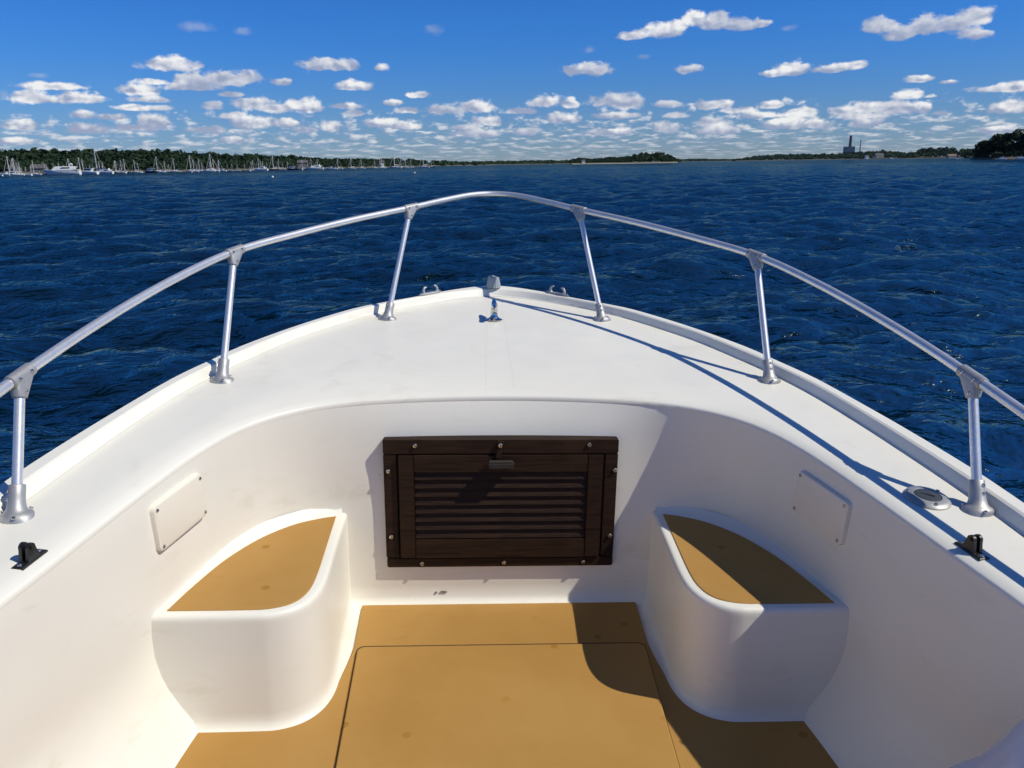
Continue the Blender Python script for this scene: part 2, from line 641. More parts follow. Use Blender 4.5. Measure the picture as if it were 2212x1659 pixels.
# raised rim round the deck edge
inner_top = foot + (outer - foot) * 0.30
inner_top[:, 2] = dz(inner_top[:, 1]) + 0.030
mid_top = foot + (outer - foot) * 0.42
mid_top[:, 2] = dz(mid_top[:, 1]) + 0.034
f0 = foot.copy()
f1 = foot + (outer - foot) * 0.09
f1[:, 2] = dz(f1[:, 1]) + 0.004
it0 = foot + (outer - foot) * 0.24
it0[:, 2] = dz(it0[:, 1]) + 0.024
e1 = offset2(outer, 0.0)
e1[:, 2] += 0.002
e2 = offset2(outer, 0.010)
e2[:, 2] -= 0.006
e3 = offset2(outer, 0.013)
e3[:, 2] -= 0.045
MB().grid([list(map(tuple, r)) for r in (f0, f1, it0, inner_top, mid_top, e1, e2, e3)]).build('gunwale_rim', 'white_gelcoat', boat, 0.42)

# deck with rolled coaming edge
C0 = resample(crom(full(C0_H), 12), NS)
lip_z = dz(C0[:, 1])
d_in = offset2(np.c_[C0, lip_z], 0.036)
d_in[:, 2] = dz(d_in[:, 1])
d_b = offset2(np.c_[C0, lip_z], 0.030)
d_b[:, 2] = dz(d_b[:, 1]) - 0.0022
d_c = offset2(np.c_[C0, lip_z], 0.0065)
d_c[:, 2] = dz(d_c[:, 1]) - 0.0055
d_d = np.c_[C0, lip_z - 0.012]
d_e = offset2(np.c_[C0, lip_z - 0.024], 0.002)
footd = offset2(foot, 0.012)
footd[:, 2] = dz(footd[:, 1]) - 0.001
deck_rows = [footd] + [footd + (d_in - footd) * t for t in (0.25, 0.5, 0.75)] + [d_in, d_b, d_c, d_d, d_e]
for r in deck_rows[1:4]:
    r[:, 2] = dz(r[:, 1])
deck = MB().grid([list(map(tuple, r)) for r in deck_rows]).build('foredeck', 'deck_gelcoat', boat, 1.2)

# cockpit wall (moulded liner)
C1 = resample(crom(full(C1_H), 12), NS)
C2 = resample(crom(full(C2_H), 12), NS)


def mixc(a, b, t):
    return a[:, :2] * (1 - t) + b[:, :2] * t


ztop = lip_z - 0.024
rows = [np.c_[d_e[:, :2], ztop]]
for t, s in ((0.10, 0.22), (0.22, 0.42), (0.38, 0.62), (0.55, 0.78), (0.75, 0.90), (1.0, 1.0)):
    rows.append(np.c_[mixc(C0, C1, s), ztop * (1 - t) + BXZ * t])
for z, t in ((0.60, -0.06), (0.536, -0.05), (0.48, 0.08), (0.435, 0.27), (0.38, 0.62), (0.335, 0.98), (0.318, 1.12), (0.311, 1.35)):
    rows.append(np.c_[mixc(C1, C2, t), np.full(NS, z)])
# cove at the foot of the front bulkhead
for r, dy in ((rows[-2], 0.012), (rows[-1], 0.034)):
    r[:, 1] -= np.where(r[:, 1] > 2.3, dy, 0)
wall = MB().grid([list(map(tuple, r)) for r in rows]).build('cockpit_wall', 'white_gelcoat', boat, 1.4)
WALL_BVH = BVHTree.FromPolygons([tuple(p) for r in rows for p in r], [tuple(p.vertices) for p in wall.data.polygons])

# sole pan and tan covering
fl = rows[-1]
pan = [(x, y, FLZ) for x, y, z in fl]
MB().add(pan, [tuple(range(len(pan)))]).build('sole_pan', 'white_gelcoat', boat, 0)


def slab(poly, z0, z1, inset=0.004):
    """thin plate with a softened upper edge from a plan polygon"""
    c = np.array(poly, float)
    nxt, prv = np.roll(c, -1, 0), np.roll(c, 1, 0)
    t = nxt - prv
    t /= np.linalg.norm(t, axis=1)[:, None]
    area = np.sum(c[:, 0] * nxt[:, 1] - nxt[:, 0] * c[:, 1])
    nrm = np.c_[-t[:, 1], t[:, 0]] * (1 if area > 0 else -1)
    ci = c + nrm * inset
    a = [(x, y, z0) for x, y in c]
    b = [(x, y, z1 - inset * 0.7) for x, y in c]
    d = [(x, y, z1) for x, y in ci]
    m = MB()
    m.rings([a, b, d], cap0=False)
    return m


half_tan = [(.480, 2.385), (.472, 2.14), (.484, 2.03), (.505, 1.92), (.545, 1.84), (.60, 1.793), (.67, 1.775), (.845, 1.770), (.862, 1.62), (.875, 1.40), (.89, 1.1), (.90, .5), (.90, -1), (.87, -2.4)]
side = crom(half_tan[1:7], 8)
right = [half_tan[0]] + [tuple(p) for p in side] + half_tan[7:]
left = [(-x, y) for x, y in reversed(right)]
slab(right + left, FLZ + 0.001, FLZ + 0.006, 0.003).build('sole_covering', 'tan_vinyl', boat, 0.5)

# lift-out sole hatch, a little proud, rounded corners
hp = []
for cx, cy, a0 in ((.431, 2.101, 0), (-.431, 2.101, 90)):
    for k in range(9):
        a = R(a0 + k * 90 / 8)
        hp.append((cx + .024 * math.cos(a), cy + .024 * math.sin(a)))
hp += [(-.425, 0.9), (.425, 0.9)]
hp = [(x * (1 - 0.03 * (2.1 - y)) if y > 0 else x, y) for x, y in hp]
slab(hp, FLZ + 0.007, FLZ + 0.019, 0.0035).build('sole_hatch', 'tan_vinyl', boat, 0.5)
mat('gap_shade_brown', (0.075, 0.042, 0.017), 0.9)  # brown standing for the shade in the gap round the hatch
# shadow gap round the hatch: its shade painted as a dark strip just below its edge
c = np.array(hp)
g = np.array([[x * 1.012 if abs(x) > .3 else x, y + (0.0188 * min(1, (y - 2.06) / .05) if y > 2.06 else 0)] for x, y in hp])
MB().rings([[(x, y, FLZ + 0.0072) for x, y in g], [(x, y, FLZ + 0.0076) for x, y in (c * 0.99)]], cap0=False, cap1=False).build('hatch_gap_shade', 'gap_shade_brown', boat, 0)

# corner seat boxes with tan pads
for sgn in (1, -1):
    top = [(.522, 2.46), (.515, 2.20), (.508, 1.98), (.520, 1.885), (.555, 1.825), (.615, 1.792), (.70, 1.786), (.99, 1.786)]
    crv = np.array([tuple(p) for p in crom(top, 8)])
    backside = np.array([(.99, 2.46)])
    prof = [(0.036, FLZ + 0.0015), (0.020, FLZ + 0.0045), (0.008, FLZ + 0.013), (0.002, FLZ + 0.028), (0.0, FLZ + 0.05), (0.0, 0.634), (0.0, 0.646), (-0.0015, 0.653), (-0.0055, 0.6585), (-0.012, 0.6605), (-0.036, 0.660)]
    rws = []
    for off, z in prof:
        cc = offset2(np.c_[crv, np.zeros(len(crv))], -off)
        lowx = max(0.0, (FLZ + 0.33 - z)) * 0.0
        rws.append([(sgn * (x + lowx), y, z) for x, y, _ in cc] + [(sgn * .99, 2.46, z)])
    m = MB()
    m.rings(rws, cap0=False)
    bx = m.build('seat_box', 'white_gelcoat', boat, 1.3)
    tag(bx, 'corner seat box in full sun' if sgn < 0 else 'corner seat box mostly in shade')
    pad = [(.551, 2.368), (.545, 2.20), (.538, 1.99), (.545, 1.90), (.572, 1.845), (.625, 1.818), (.70, 1.812), (.893, 1.812)]
    inner = [tuple(p) for p in crom(pad, 7)]
    back = crom([(.893, 1.812), (.868, 1.93), (.825, 2.08), (.762, 2.21), (.68, 2.305), (.60, 2.352), (.551, 2.368)], 7)[1:-1]
    poly = inner + [tuple(p) for p in back]
    slab([(sgn * x, y) for x, y in poly], 0.6585, 0.6635, 0.002).build('seat_pad', 'tan_vinyl', bx, 0.5)
    # white cove between pad and wall
    cv = [(x, y) for x, y in crom([(.95, 1.80), (.893, 1.99), (.835, 2.14), (.76, 2.262), (.665, 2.345), (.575, 2.39), (.535, 2.398)], 7)]
    cv = np.array(cv)
    cva = offset2(np.c_[cv, np.zeros(len(cv))], 0.030)
    cvb = offset2(np.c_[cv, np.zeros(len(cv))], 0.008)
    cvc = offset2(np.c_[cv, np.zeros(len(cv))], -0.008)
    MB().grid([[(sgn * x, y, 0.6605) for x, y, _ in cva], [(sgn * x, y, 0.666) for x, y, _ in cvb], [(sgn * x, y, 0.690) for x, y, _ in cvc]]).build('back_cove', 'white_gelcoat', bx, 1.5)

# hull outside
hrows = [e3]
for zf, k, dy in ((0.85, 0.985, -0.03), (0.55, 0.93, -0.10), (0.30, 0.87, -0.18), (0.05, 0.80, -0.28), (-0.25, 0.62, -0.45), (-0.50, 0.05, -0.75)):
    rr = e3.copy()
    rr[:, 0] *= k
    fwd = np.clip((rr[:, 1] - 1.0) / 2.9, 0, 1) ** 2
    rr[:, 1] += dy * fwd * 1.6
    rr[:, 2] = e3[:, 2] * 0 + (zf if zf < 0.8 else e3[:, 2] - 0.12)
    hrows.append(rr)
hull = MB().grid([list(map(tuple, r)) for r in hrows]).build('hull', 'hull_gelcoat', boat, 1.2)
MB().tube([tuple(p) for p in offset2(e3, 0.006)[::2]], 0.014, 8).build('rub_rail', 'black_plastic', boat)
tr = [tuple(r[0]) for r in hrows] + [tuple(r[-1]) for r in reversed(hrows)]
MB().add(tr, [tuple(range(len(tr)))]).build('transom', 'hull_gelcoat', boat, 0)
MB().add([tuple(r[0]) for r in rows] + [tuple(r[-1]) for r in reversed(rows)], [tuple(range(2 * len(rows)))]).build('aft_bulkhead', 'white_gelcoat', boat, 0)
MB().add([tuple(foot[0]), tuple(d_in[0]), tuple(d_in[-1]), tuple(foot[-1])], [(0, 1, 2, 3)]).build('aft_deck', 'white_gelcoat', boat, 0)


# ------------------------------------------------------------------ fittings
def screw_mesh(rad=0.005, h=0.0028, slot=True):
    m = MB()
    n = 10
    rr = [(rad, 0), (rad, h * 0.4), (rad * 0.8, h * 0.85), (rad * 0.35, h)]
    m.rings([[(r * math.cos(2 * math.pi * k / n), r * math.sin(2 * math.pi * k / n), z) for k in range(n)] for r, z in rr], cap0=False)
    me = bpy.data.meshes.new('screw')
    me.from_pydata(m.v, [], m.f)
    if slot:
        bm = bmesh.new()
        bm.from_mesh(me)
        nf = len(bm.faces)
        bmesh.ops.create_cube(bm, size=1.0, matrix=Matrix.Translation((0, 0, h * 0.98)) @ Matrix.Diagonal((rad * 1.5, rad * 0.28, h * 0.25, 1)))
        bm.faces.ensure_lookup_table()
        for f in bm.faces[nf:]:
            f.material_index = 1
        bm.to_mesh(me)
        bm.free()
    me.materials.append(MATS['steel_screw'])
    me.materials.append(MATS['dark_slot'])
    me.shade_smooth()
    me.set_sharp_from_angle(angle=0.7)
    return me


SCREW = screw_mesh()
SCREW_BIG = screw_mesh(0.0078, 0.0055)


def screw(parent, loc, nrm, mesh=SCREW, spin=None):
    o = bpy.data.objects.new('screw', mesh)
    COL.objects.link(o)
    o.parent = parent
    q = Vector(nrm).to_track_quat('Z', 'Y').to_matrix().to_4x4()
    a = random.uniform(0, math.pi) if spin is None else spin
    o.matrix_local = Matrix.Translation(Vector(loc)) @ q @ Matrix.Rotation(a, 4, 'Z')
    return o


RAIL_R, POST_R = 0.0132, 0.0118
RAIL_H = [(0, 3.925, 1.657), (.11, 3.885, 1.652), (.24, 3.765, 1.631), (.385, 3.605, 1.603), (.60, 3.375, 1.565), (.79, 3.125, 1.525), (.958, 2.845, 1.483), (1.065, 2.53, 1.425), (1.14, 2.18, 1.358), (1.186, 1.845, 1.291),
          (1.225, 1.45, 1.205), (1.245, 1.15, 1.13), (1.25, .95, 1.06), (1.25, .85, .98), (1.25, .82, .93)]
rail_pts = crom(full(RAIL_H), 8)
MB().tube([tuple(p) for p in rail_pts], RAIL_R, 18).build('bow_rail', 'aluminium', boat)


def rail_tangent(p):
    d = np.linalg.norm(rail_pts - np.array(p), axis=1)
    i = int(np.argmin(d))
    t = rail_pts[min(i + 1, len(rail_pts) - 1)] - rail_pts[max(i - 1, 0)]
    return Vector(t).normalized(), Vector(rail_pts[i])


POSTS = [((1.156, 1.69), (1.186, 1.845, 1.291)), ((.962, 2.60), (.958, 2.845, 1.483)), ((.480, 3.385), (.385, 3.605, 1.603))]
for bxy, top in POSTS:
    for sgn in (1, -1):
        base = Vector((sgn * bxy[0], bxy[1], dz(bxy[1])))
        tp = Vector((sgn * top[0], top[1], top[2]))
        tg, tp = rail_tangent(tp)
        ax = (tp - base).normalized()
        post = MB().tube([base + ax * 0.03, tp - ax * 0.01], POST_R, 16).build('stanchion', 'aluminium', boat)
        # oval base flange that sweeps up into a socket
        n = 24
        outw = Vector((sgn, 0.35, 0)).normalized()
        fl_ang = math.atan2(outw.y, outw.x)
        prof = [(0.036, 0.0), (0.0365, 0.004), (0.0352, 0.0075), (0.029, 0.0100), (0.0240, 0.0135), (0.0208, 0.020), (0.0192, 0.029), (0.0184, 0.042), (0.0184, 0.0645), (0.0172, 0.066), (POST_R, 0.066)]
        rws = []
        for r_, z in prof:
            s = min(1.0, z / 0.02)
            cen = base + ax * (z / ax.z) - Vector((0, 0, 0))
            ring = []
            for k in range(n):
                a = 2 * math.pi * k / n
                st = 1.0 + 0.18 * (1 - s)
                lx, ly = r_ * math.cos(a) * st, r_ * math.sin(a) * (1.0 - 0.08 * (1 - s))
                x = lx * math.cos(fl_ang) - ly * math.sin(fl_ang)
                y = lx * math.sin(fl_ang) + ly * math.cos(fl_ang)
                hor = Vector((x, y, 0.082 * y))
                per = (Vector((x, y, 0)) - ax * Vector((x, y, 0)).dot(ax))
                if per.length > 1e-6:
                    per = per.normalized() * r_
                ring.append(cen + hor * (1 - s) + per * s)
            rws.append(ring)
        MB().rings(rws, cap0=False, cap1=False).build('base_socket', 'cast_metal', post, 1.0)
        # tee fitting on the rail
        m = MB()
        m.tube([tp - tg * 0.041, tp - tg * 0.039, tp + tg * 0.039, tp + tg * 0.041], [RAIL_R + 0.0010, RAIL_R + 0.0042, RAIL_R + 0.0042, RAIL_R + 0.0010], 18, cap=False)
        side_v = tg.cross(ax).normalized()
        bm = bmesh.new()
        pts = []
        for k in range(18):
            a = 2 * math.pi * k / 18
            pn = tg.cross(side_v).normalized()
            for s in (-0.027, 0.027):
                pts.append(tp + tg * s + (side_v * math.cos(a) + pn * math.sin(a)) * (RAIL_R + 0.0038))
            ta = ax.cross(side_v).normalized()
            for hh in (0.050, 0.054):
                pts.append(tp - ax * hh + (side_v * math.cos(a) + ta * math.sin(a)) * (POST_R + 0.0046))
        for p in pts:
            bm.verts.new(p)
        res = bmesh.ops.convex_hull(bm, input=bm.verts)
        bmesh.ops.delete(bm, geom=[e for e in res['geom_interior'] if isinstance(e, bmesh.types.BMVert)], context='VERTS')
        bm.verts.ensure_lookup_table()
        bm.verts.index_update()
        m.add([v.co.copy() for v in bm.verts], [tuple(v.index for v in f.verts) for f in bm.faces])
        bm.free()
        m.build('tee_fitting', 'cast_metal', post, 0.9)
        # screws towards the cockpit
        inn = (Vector((-sgn * 0.35, -1, 0.25)))
        ins = side_v if side_v.dot(inn) > 0 else -side_v
        for s in (-0.022, 0.022):
            screw(post, tp + tg * s + ins * (RAIL_R + 0.0041), ins)
        screw(post, tp - ax * 0.042 + (ins + tg * 0.3).normalized() * (POST_R + 0.0047), ins + tg * 0.3)
        ins2 = (Vector((sgn * 0.25 if sgn > 0 else 0.9, -1, 0)) - ax * 0).normalized()
        ins2 = (ins2 - ax * ins2.dot(ax)).normalized()
        if sgn < 0:
            ins2 = (Vector((-0.8, -0.75, 0)) - ax * Vector((-0.8, -0.75, 0)).dot(ax)).normalized()
        for hh in (0.036, 0.054):
            screw(post, base + ax * (hh / ax.z) + ins2 * 0.0184, ins2)
        for aa in (fl_ang + 0.2, fl_ang + 2.3, fl_ang + 4.3):
            screw(post, base + Vector((math.cos(aa) * 0.033, math.sin(aa) * 0.033, 0.0105)), (math.cos(aa) * .35, math.sin(aa) * .35, 1))

# ------------------------------------------------------------------ louvred teak hatch in the front bulkhead
YF = 2.388                                   # face of the frame
fr = MB().box((-.386, 2.404, .462), (.386, 2.45, .918)).build('hatch_frame', 'void_shade_black', boat, 0)  # black backing block; the interior's darkness is in its colour


def board(parent, name, lo, hi, bev=0.002, rot=None):
    bm = bmesh.new()
    bmesh.ops.create_cube(bm, size=1.0)
    cen = (Vector(lo) + Vector(hi)) / 2
    sz = Vector(hi) - Vector(lo)
    bmesh.ops.scale(bm, vec=sz, verts=bm.verts)
    bmesh.ops.bevel(bm, geom=bm.edges[:], offset=bev, segments=2, affect='EDGES')
    me = bpy.data.meshes.new(name)
    bm.to_mesh(me)
    bm.free()
    o = link(name, me, 'dark_teak', parent, 0.5)
    o.location = cen
    if rot:
        o.rotation_euler = rot
    return o


board(fr, 'frame_board', (-.391, YF, .874), (.391, 2.462, .923), 0.003)
board(fr, 'frame_board', (-.389, YF + .0005, .457), (.391, 2.43, .4925), 0.003)
board(fr, 'frame_board', (-.391, YF + .001, .4935), (-.3465, 2.43, .8735), 0.003)
board(fr, 'frame_board', (.3465, YF + .001, .4935), (.391, 2.43, .8735), 0.003)
door = MB().box((-.335, 2.405, .50), (.335, 2.411, .865)).build('hatch_door', 'void_shade_black', boat, 0)  # black board behind the slats, coloured as the shade inside
YD = 2.380
board(door, 'stile', (-.3415, YD, .4975), (-.290, 2.404, .871))
board(door, 'stile', (.290, YD, .4975), (.3415, 2.404, .871))
board(door, 'top_rail', (-.2895, YD + .0008, .812), (.2895, 2.404, .871))
board(door, 'bottom_rail', (-.2895, YD + .0008, .4955), (.2895, 2.404, .566))
for i in range(8):
    z = .5835 + i * .0306
    board(door, 'slat', (-.2893, 2.392 - .0035, z - .0158), (.2893, 2.392 + .0035, z + .0158), 0.0015, (R(-21), 0, 0))
for x, z in ((-.285, .905), (.292, .907), (-.375, .815), (.382, .816), (-.372, .575), (.376, .574), (-.27, .472), (.012, .474), (.288, .473)):
    screw(fr, (x, YF - .0002, z), (0, -1, 0), SCREW_BIG)
mat('weathered_teak', (0.040, 0.034, 0.030), 0.8, spec=0.2)
latch = board(boat, 'latch', (-.0165, YF - .012, .862), (.0045, YF - .001, .922), 0.002, (R(-6), R(8), 0))
hd = bpy.data.objects.new('handle', board(None, 'tmp', (-.045, YF - .036, .836), (.042, YF - .006, .860), 0.005).data)
bpy.data.objects.remove(bpy.data.objects['tmp'])
COL.objects.link(hd)
hd.parent = latch
hd.data.materials[0] = MATS['weathered_teak']
hd.matrix_local = latch.matrix_basis.inverted() @ Matrix.Translation((-.002, YF - .026, .847))
s_ = screw(latch, (0, 0, 0), (0, -1, 0), SCREW_BIG)
s_.matrix_local = latch.matrix_basis.inverted() @ Matrix.Translation((-.004, YF - .0125, .909)) @ Vector((0, -1, 0)).to_track_quat('Z', 'Y').to_matrix().to_4x4() @ Matrix.Rotation(1.2, 4, 'Z')


# ------------------------------------------------------------------ access plates on the side walls
def wall_hit(px, py):
    d = BB[2] + BB[0] * ((px - WPX / 2) / FPX) + BB[1] * ((HPX / 2 - py) / FPX)
    loc, nrm, _, _ = WALL_BVH.ray_cast(CAMP, d.normalized())
    if nrm.dot(d) > 0:
        nrm = -nrm
    return loc, nrm


quad = [wall_hit(*p) for p in ((313, 1100), (425, 1022), (440, 1105), (345, 1192))]
cenp = sum((q[0] for q in quad), Vector()) / 4
nrm = sum((q[1] for q in quad), Vector()).normalized()
ex = ((quad[1][0] - quad[0][0]) + (quad[2][0] - quad[3][0]))
ex = (ex - nrm * ex.dot(nrm)).normalized()
ey = nrm.cross(ex)
hx = ((quad[1][0] - quad[0][0]).length + (quad[2][0] - quad[3][0]).length) / 4
hy = ((quad[0][0] - quad[3][0]).length + (quad[1][0] - quad[2][0]).length) / 4
for sgn in (-1, 1):
    rws = []
    for ins, h in ((0.0, -0.012), (0.0, 0.006), (0.003, 0.0135), (0.008, 0.015)):
        ring = []
        rc = 0.016
        for cx, cy, a0 in ((1, 1, 0), (-1, 1, 90), (-1, -1, 180), (1, -1, 270)):
            for k in range(6):
                a = R(a0 + k * 18)
                x = cx * (hx - rc) + (rc - ins) * math.cos(a)
                y = cy * (hy - rc) + (rc - ins) * math.sin(a)
                p = cenp + ex * x + ey * y + nrm * h
                ring.append((p.x * (-sgn), p.y, p.z))
        rws.append(ring)
    pnl = MB().rings(rws, cap0=False).build('access_panel', 'panel_plastic', boat, 0.7)
    tag(pnl, 'access panel on the sunlit side wall' if sgn < 0 else 'access panel on the shaded side wall')
    for sx, sy in ((1, 1), (1, -1), (-1, 1), (-1, -1)):
        p = cenp + ex * sx * (hx - 0.014) + ey * sy * (hy - 0.014) + nrm * 0.0152
        screw(pnl, (p.x * (-sgn), p.y, p.z), (nrm.x * (-sgn), nrm.y, nrm.z))

# ------------------------------------------------------------------ bow fittings
# skene chocks: a flat foot with two hooked horns
for sgn in (1, -1):
    pos = Vector((sgn * .308, 3.706, dz(3.706) + 0.036))
    dirv = Vector((.55, -.47, -.03)).normalized()
    dirv.x *= sgn
    nv = Vector((-dirv.y, dirv.x, 0)).normalized()
    m = MB()
    rws = []
    for k in range(9):
        t = -1 + 2 * k / 8
        wd = 0.013 * (1 - 0.75 * abs(t) ** 4)
        c = pos + dirv * (t * 0.066)
        hgt = 0.007 if abs(t) < .95 else 0.003
        rws.append([c + nv * wd, c + nv * wd * .8 + Vector((0, 0, hgt)), c - nv * wd * .8 + Vector((0, 0, hgt)), c - nv * wd])
    m.rings(rws)
    for s in (-1, 1):
        pts = []
        for x, z in ((0.038, 0.004), (0.041, 0.013), (0.0405, 0.023), (0.034, 0.032), (0.022, 0.037 if s < 0 else 0.033)):
            pts.append(pos + dirv * (s * x) + Vector((0, 0, z)))
        m.tube(pts, [0.0105, 0.0078, 0.0068, 0.006, 0.0035], 10)
    ch = m.build('line_chock', 'cast_metal', boat, 0.9)
    screw(ch, pos + dirv * 0.055 + Vector((0, 0, 0.0075)), (0, 0, 1))
    screw(ch, pos - dirv * 0.055 + Vector((0, 0, 0.0075)), (0, 0, 1))

# bow light: frosted ribbed lens, wider at its foot, with a broken-faceted sloping top
zt = dz(3.84) + 0.036
m = MB()
n = 36
rws = []
for z, rx, ry in ((0.0, .036, .031), (.008, .0355, .0305), (.028, .0315, .0275), (.047, .0275, .025), (.053, .0255, .023), (.055, .012, .011)):
    ring = []
    for k in range(n):
        a = 2 * math.pi * k / n
        rib = 1 + (0.035 if k % 2 else -0.02) * (1 if z < .05 else 0)
        jit = 0.003 * math.sin(5 * a + 1) * (1 if z > .04 else 0)
        ring.append((rx * math.cos(a) * rib, 3.838 + ry * math.sin(a) * rib, zt + z + jit - 0.004 * math.cos(a) * (z / .05)))
    rws.append(ring)
m.rings(rws)
m.build('bow_light', 'frosted_glass', boat, 0.35)

# chrome horn cleat: round foot, post, horns fore and aft
cb = Vector((-.006, 3.375, dz(3.375)))
n = 24
m = MB()
rws = []
for r_, z in ((.036, 0), (.037, .003), (.033, .006), (.024, .009), (.019, .014), (.0158, .024), (.0150, .044), (.0155, .054), (.015, .064), (.011, .072), (.004, .076)):
    rws.append([cb + Vector((r_ * math.cos(2 * math.pi * k / n), r_ * math.sin(2 * math.pi * k / n), z)) for k in range(n)])
m.rings(rws)
cl = m.build('bow_cleat', 'chrome', boat, 1.0)
hornp = [cb + Vector((0, y, z)) for y, z in ((-.062, .068), (-.048, .067), (-.02, .061), (0, .060), (.02, .066), (.048, .078), (.062, .083))]
MB().tube(hornp, [.005, .0105, .0145, .0150, .0140, .0095, .004], 14).build('horn', 'chrome', cl, 1.0)

# deck filler with plastic cap
fc = Vector((1.060, 1.748, dz(1.748)))
n = 32
m = MB()
rws = []
for r_, z in ((.053, 0), (.0535, .003), (.050, .0075), (.042, .0105), (.0325, .0115), (.0312, .009), (.0308, .007)):
    rws.append([fc + Vector((r_ * math.cos(2 * math.pi * k / n), 1.1 * r_ * math.sin(2 * math.pi * k / n), z + 0.082 * r_ * math.sin(2 * math.pi * k / n))) for k in range(n)])
m.rings(rws, cap0=False)
filler = m.build('deck_filler', 'cast_metal', boat, 0.8)
m = MB()
rws = []
for r_, z in ((.0306, .006), (.0302, .0105), (.027, .0118), (.010, .0114)):
    rws.append([fc + Vector((r_ * math.cos(2 * math.pi * k / n), 1.1 * r_ * math.sin(2 * math.pi * k / n), z + 0.082 * r_ * math.sin(2 * math.pi * k / n))) for k in range(n)])
m.rings(rws, cap0=False)
m.build('filler_cap', 'cap_plastic', filler, 0.8)
m = MB()
for i, (o, hgt) in enumerate(((-.0155, .0026), (-.0115, .0034), (-.0075, .0026), (-.0035, .0034), (.0005, .0030), (.0045, .0034), (.0085, .0026), (.0125, .0034))):
    a = fc + Vector((o * 0.8 + 0.001, -o * 0.6, .0119))
    m.box((a.x - .0013, a.y - hgt, a.z - .001), (a.x + .0013, a.y + hgt, a.z + .0006))
m.build('cap_lettering', 'dark_slot', filler, 0)
for aa in (0.5, 2.6, 4.6):
    screw(filler, fc + Vector((.0455 * math.cos(aa), .048 * math.sin(aa), .010 + .0033 * math.sin(aa))), (.3 * math.cos(aa), .3 * math.sin(aa), 1))

# black canopy deck hinges
for sgn in (1, -1):
    hb = Vector((sgn * 1.030, 1.512, dz(1.512) - 0.003))
    al = Vector((sgn * -0.20, 1, 0.082)).normalized()
    ac = Vector((al.y, -al.x, 0)).normalized() * sgn
    up = ac.cross(al) * (1 if ac.cross(al).z > 0 else -1)
    M = Matrix((ac, al, up)).transposed().to_4x4()
    M = M @ Matrix.Scale(0.84, 4)
    M.translation = hb
    m = MB()
    rws = []
    for z, ix in ((0, 0), (.006, 0), (.0085, .003)):
        rws.append([M @ Vector(p) for p in ((-.016 + ix, -.044 + ix, z), (.016 - ix, -.044 + ix, z), (.016 - ix, .044 - ix, z), (-.016 + ix, .044 - ix, z))])
    m.rings(rws)
    for x0, x1 in ((-.014, -.0055), (.0055, .014)):
        outl = [(-.020, .006), (.020, .006), (.0125, .038)] + [(.0125 * math.cos(R(a)), .040 + .0125 * math.sin(R(a))) for a in range(15, 180, 22)] + [(-.0125, .038)]
        m.rings([[M @ Vector((x0, y, z)) for y, z in outl], [M @ Vector((x1, y, z)) for y, z in outl]])
    m.tube([M @ Vector((-.018, 0, .040)), M @ Vector((.018, 0, .040))], .0045, 10)
    hg = m.build('deck_hinge', 'black_plastic', boat, 0.5)
    for y in (-.033, .033):
        screw(hg, M @ Vector((0, y, .0088)), up)

# grey chips in the gelcoat: foot of the bulkhead and on the rim
mat('chipped_gelcoat', (0.22, 0.20, 0.17), 0.8)
mats_chip = []
for (x, z, wx, hz) in ((-.198, .352, .013, .0042), (-.224, .350, .0045, .0036)):
    m = MB()
    n = 11
    m.rings([[(x + wx * (0.8 + .3 * random.random()) * math.cos(2 * math.pi * k / n), 2.4032, z + hz * (.8 + .4 * random.random()) * math.sin(2 * math.pi * k / n)) for k in range(n)],
             [(x + wx * math.cos(2 * math.pi * k / n) * .9, 2.407, z + hz * .9 * math.sin(2 * math.pi * k / n)) for k in range(n)]], cap1=False)
    m.build('gelcoat_chip', 'chipped_gelcoat', boat, 0)


# a crumpled white plastic bag standing on the sole against the side wall
def bag_fn(n, b):
    co = objco(n)
    r1 = n.n('ShaderNodeTexNoise', noise_type='RIDGED_MULTIFRACTAL')
    n.put(r1.inputs['Vector'], co)
    r1.inputs['Scale'].default_value = 9.0
    r1.inputs['Detail'].default_value = 4.0
    bump(n, b, r1.outputs[0], 0.6, 0.012)


mat('plastic_film', (0.62, 0.62, 0.66), 0.22, fn=bag_fn)
bg_root = empty('plastic_bag')
bg_root.matrix_world = BOAT
tag(bg_root, 'crumpled white plastic bag leaning on the side wall in the bottom right corner', 'bag')
rgb = np.random.default_rng(12)
fr4 = rgb.normal(size=(14, 3)) * 9
ph4 = rgb.uniform(0, 6.28, 14)
rws = []
for t in np.linspace(0, 1, 30):
    ring = []
    rr_ = (0.17 * (1 - t) ** 0.55 * (0.9 + 0.2 * math.sin(t * 4)) + 0.02) if t > .04 else 0.15
    cx, cy, cz = 0.815 + 0.140 * t ** 1.3, 1.00 + 0.08 * t, 0.332 + 0.55 * t
    for k in range(40):
        a = 2 * math.pi * k / 40
        p = np.array((cx + rr_ * .85 * math.cos(a), cy + rr_ * 1.2 * math.sin(a), cz))
        q = np.sum(np.abs(np.sin(fr4 @ p + ph4))) / 14 - 0.64
        o = 1 + q * 0.55
        ring.append((cx + rr_ * .85 * o * math.cos(a), cy + rr_ * 1.2 * o * math.sin(a), cz + (q * .05 if t > .05 else 0)))
    rws.append(ring)
MB().rings(rws).build('sack', 'plastic_film', bg_root, 0.9)
MB().tube([(.955, 1.08, .88), (.965, 1.075, .905), (.98, 1.07, .925)], [.022, .015, .034], 12).build('tied_neck', 'plastic_film', bg_root, 0.9)

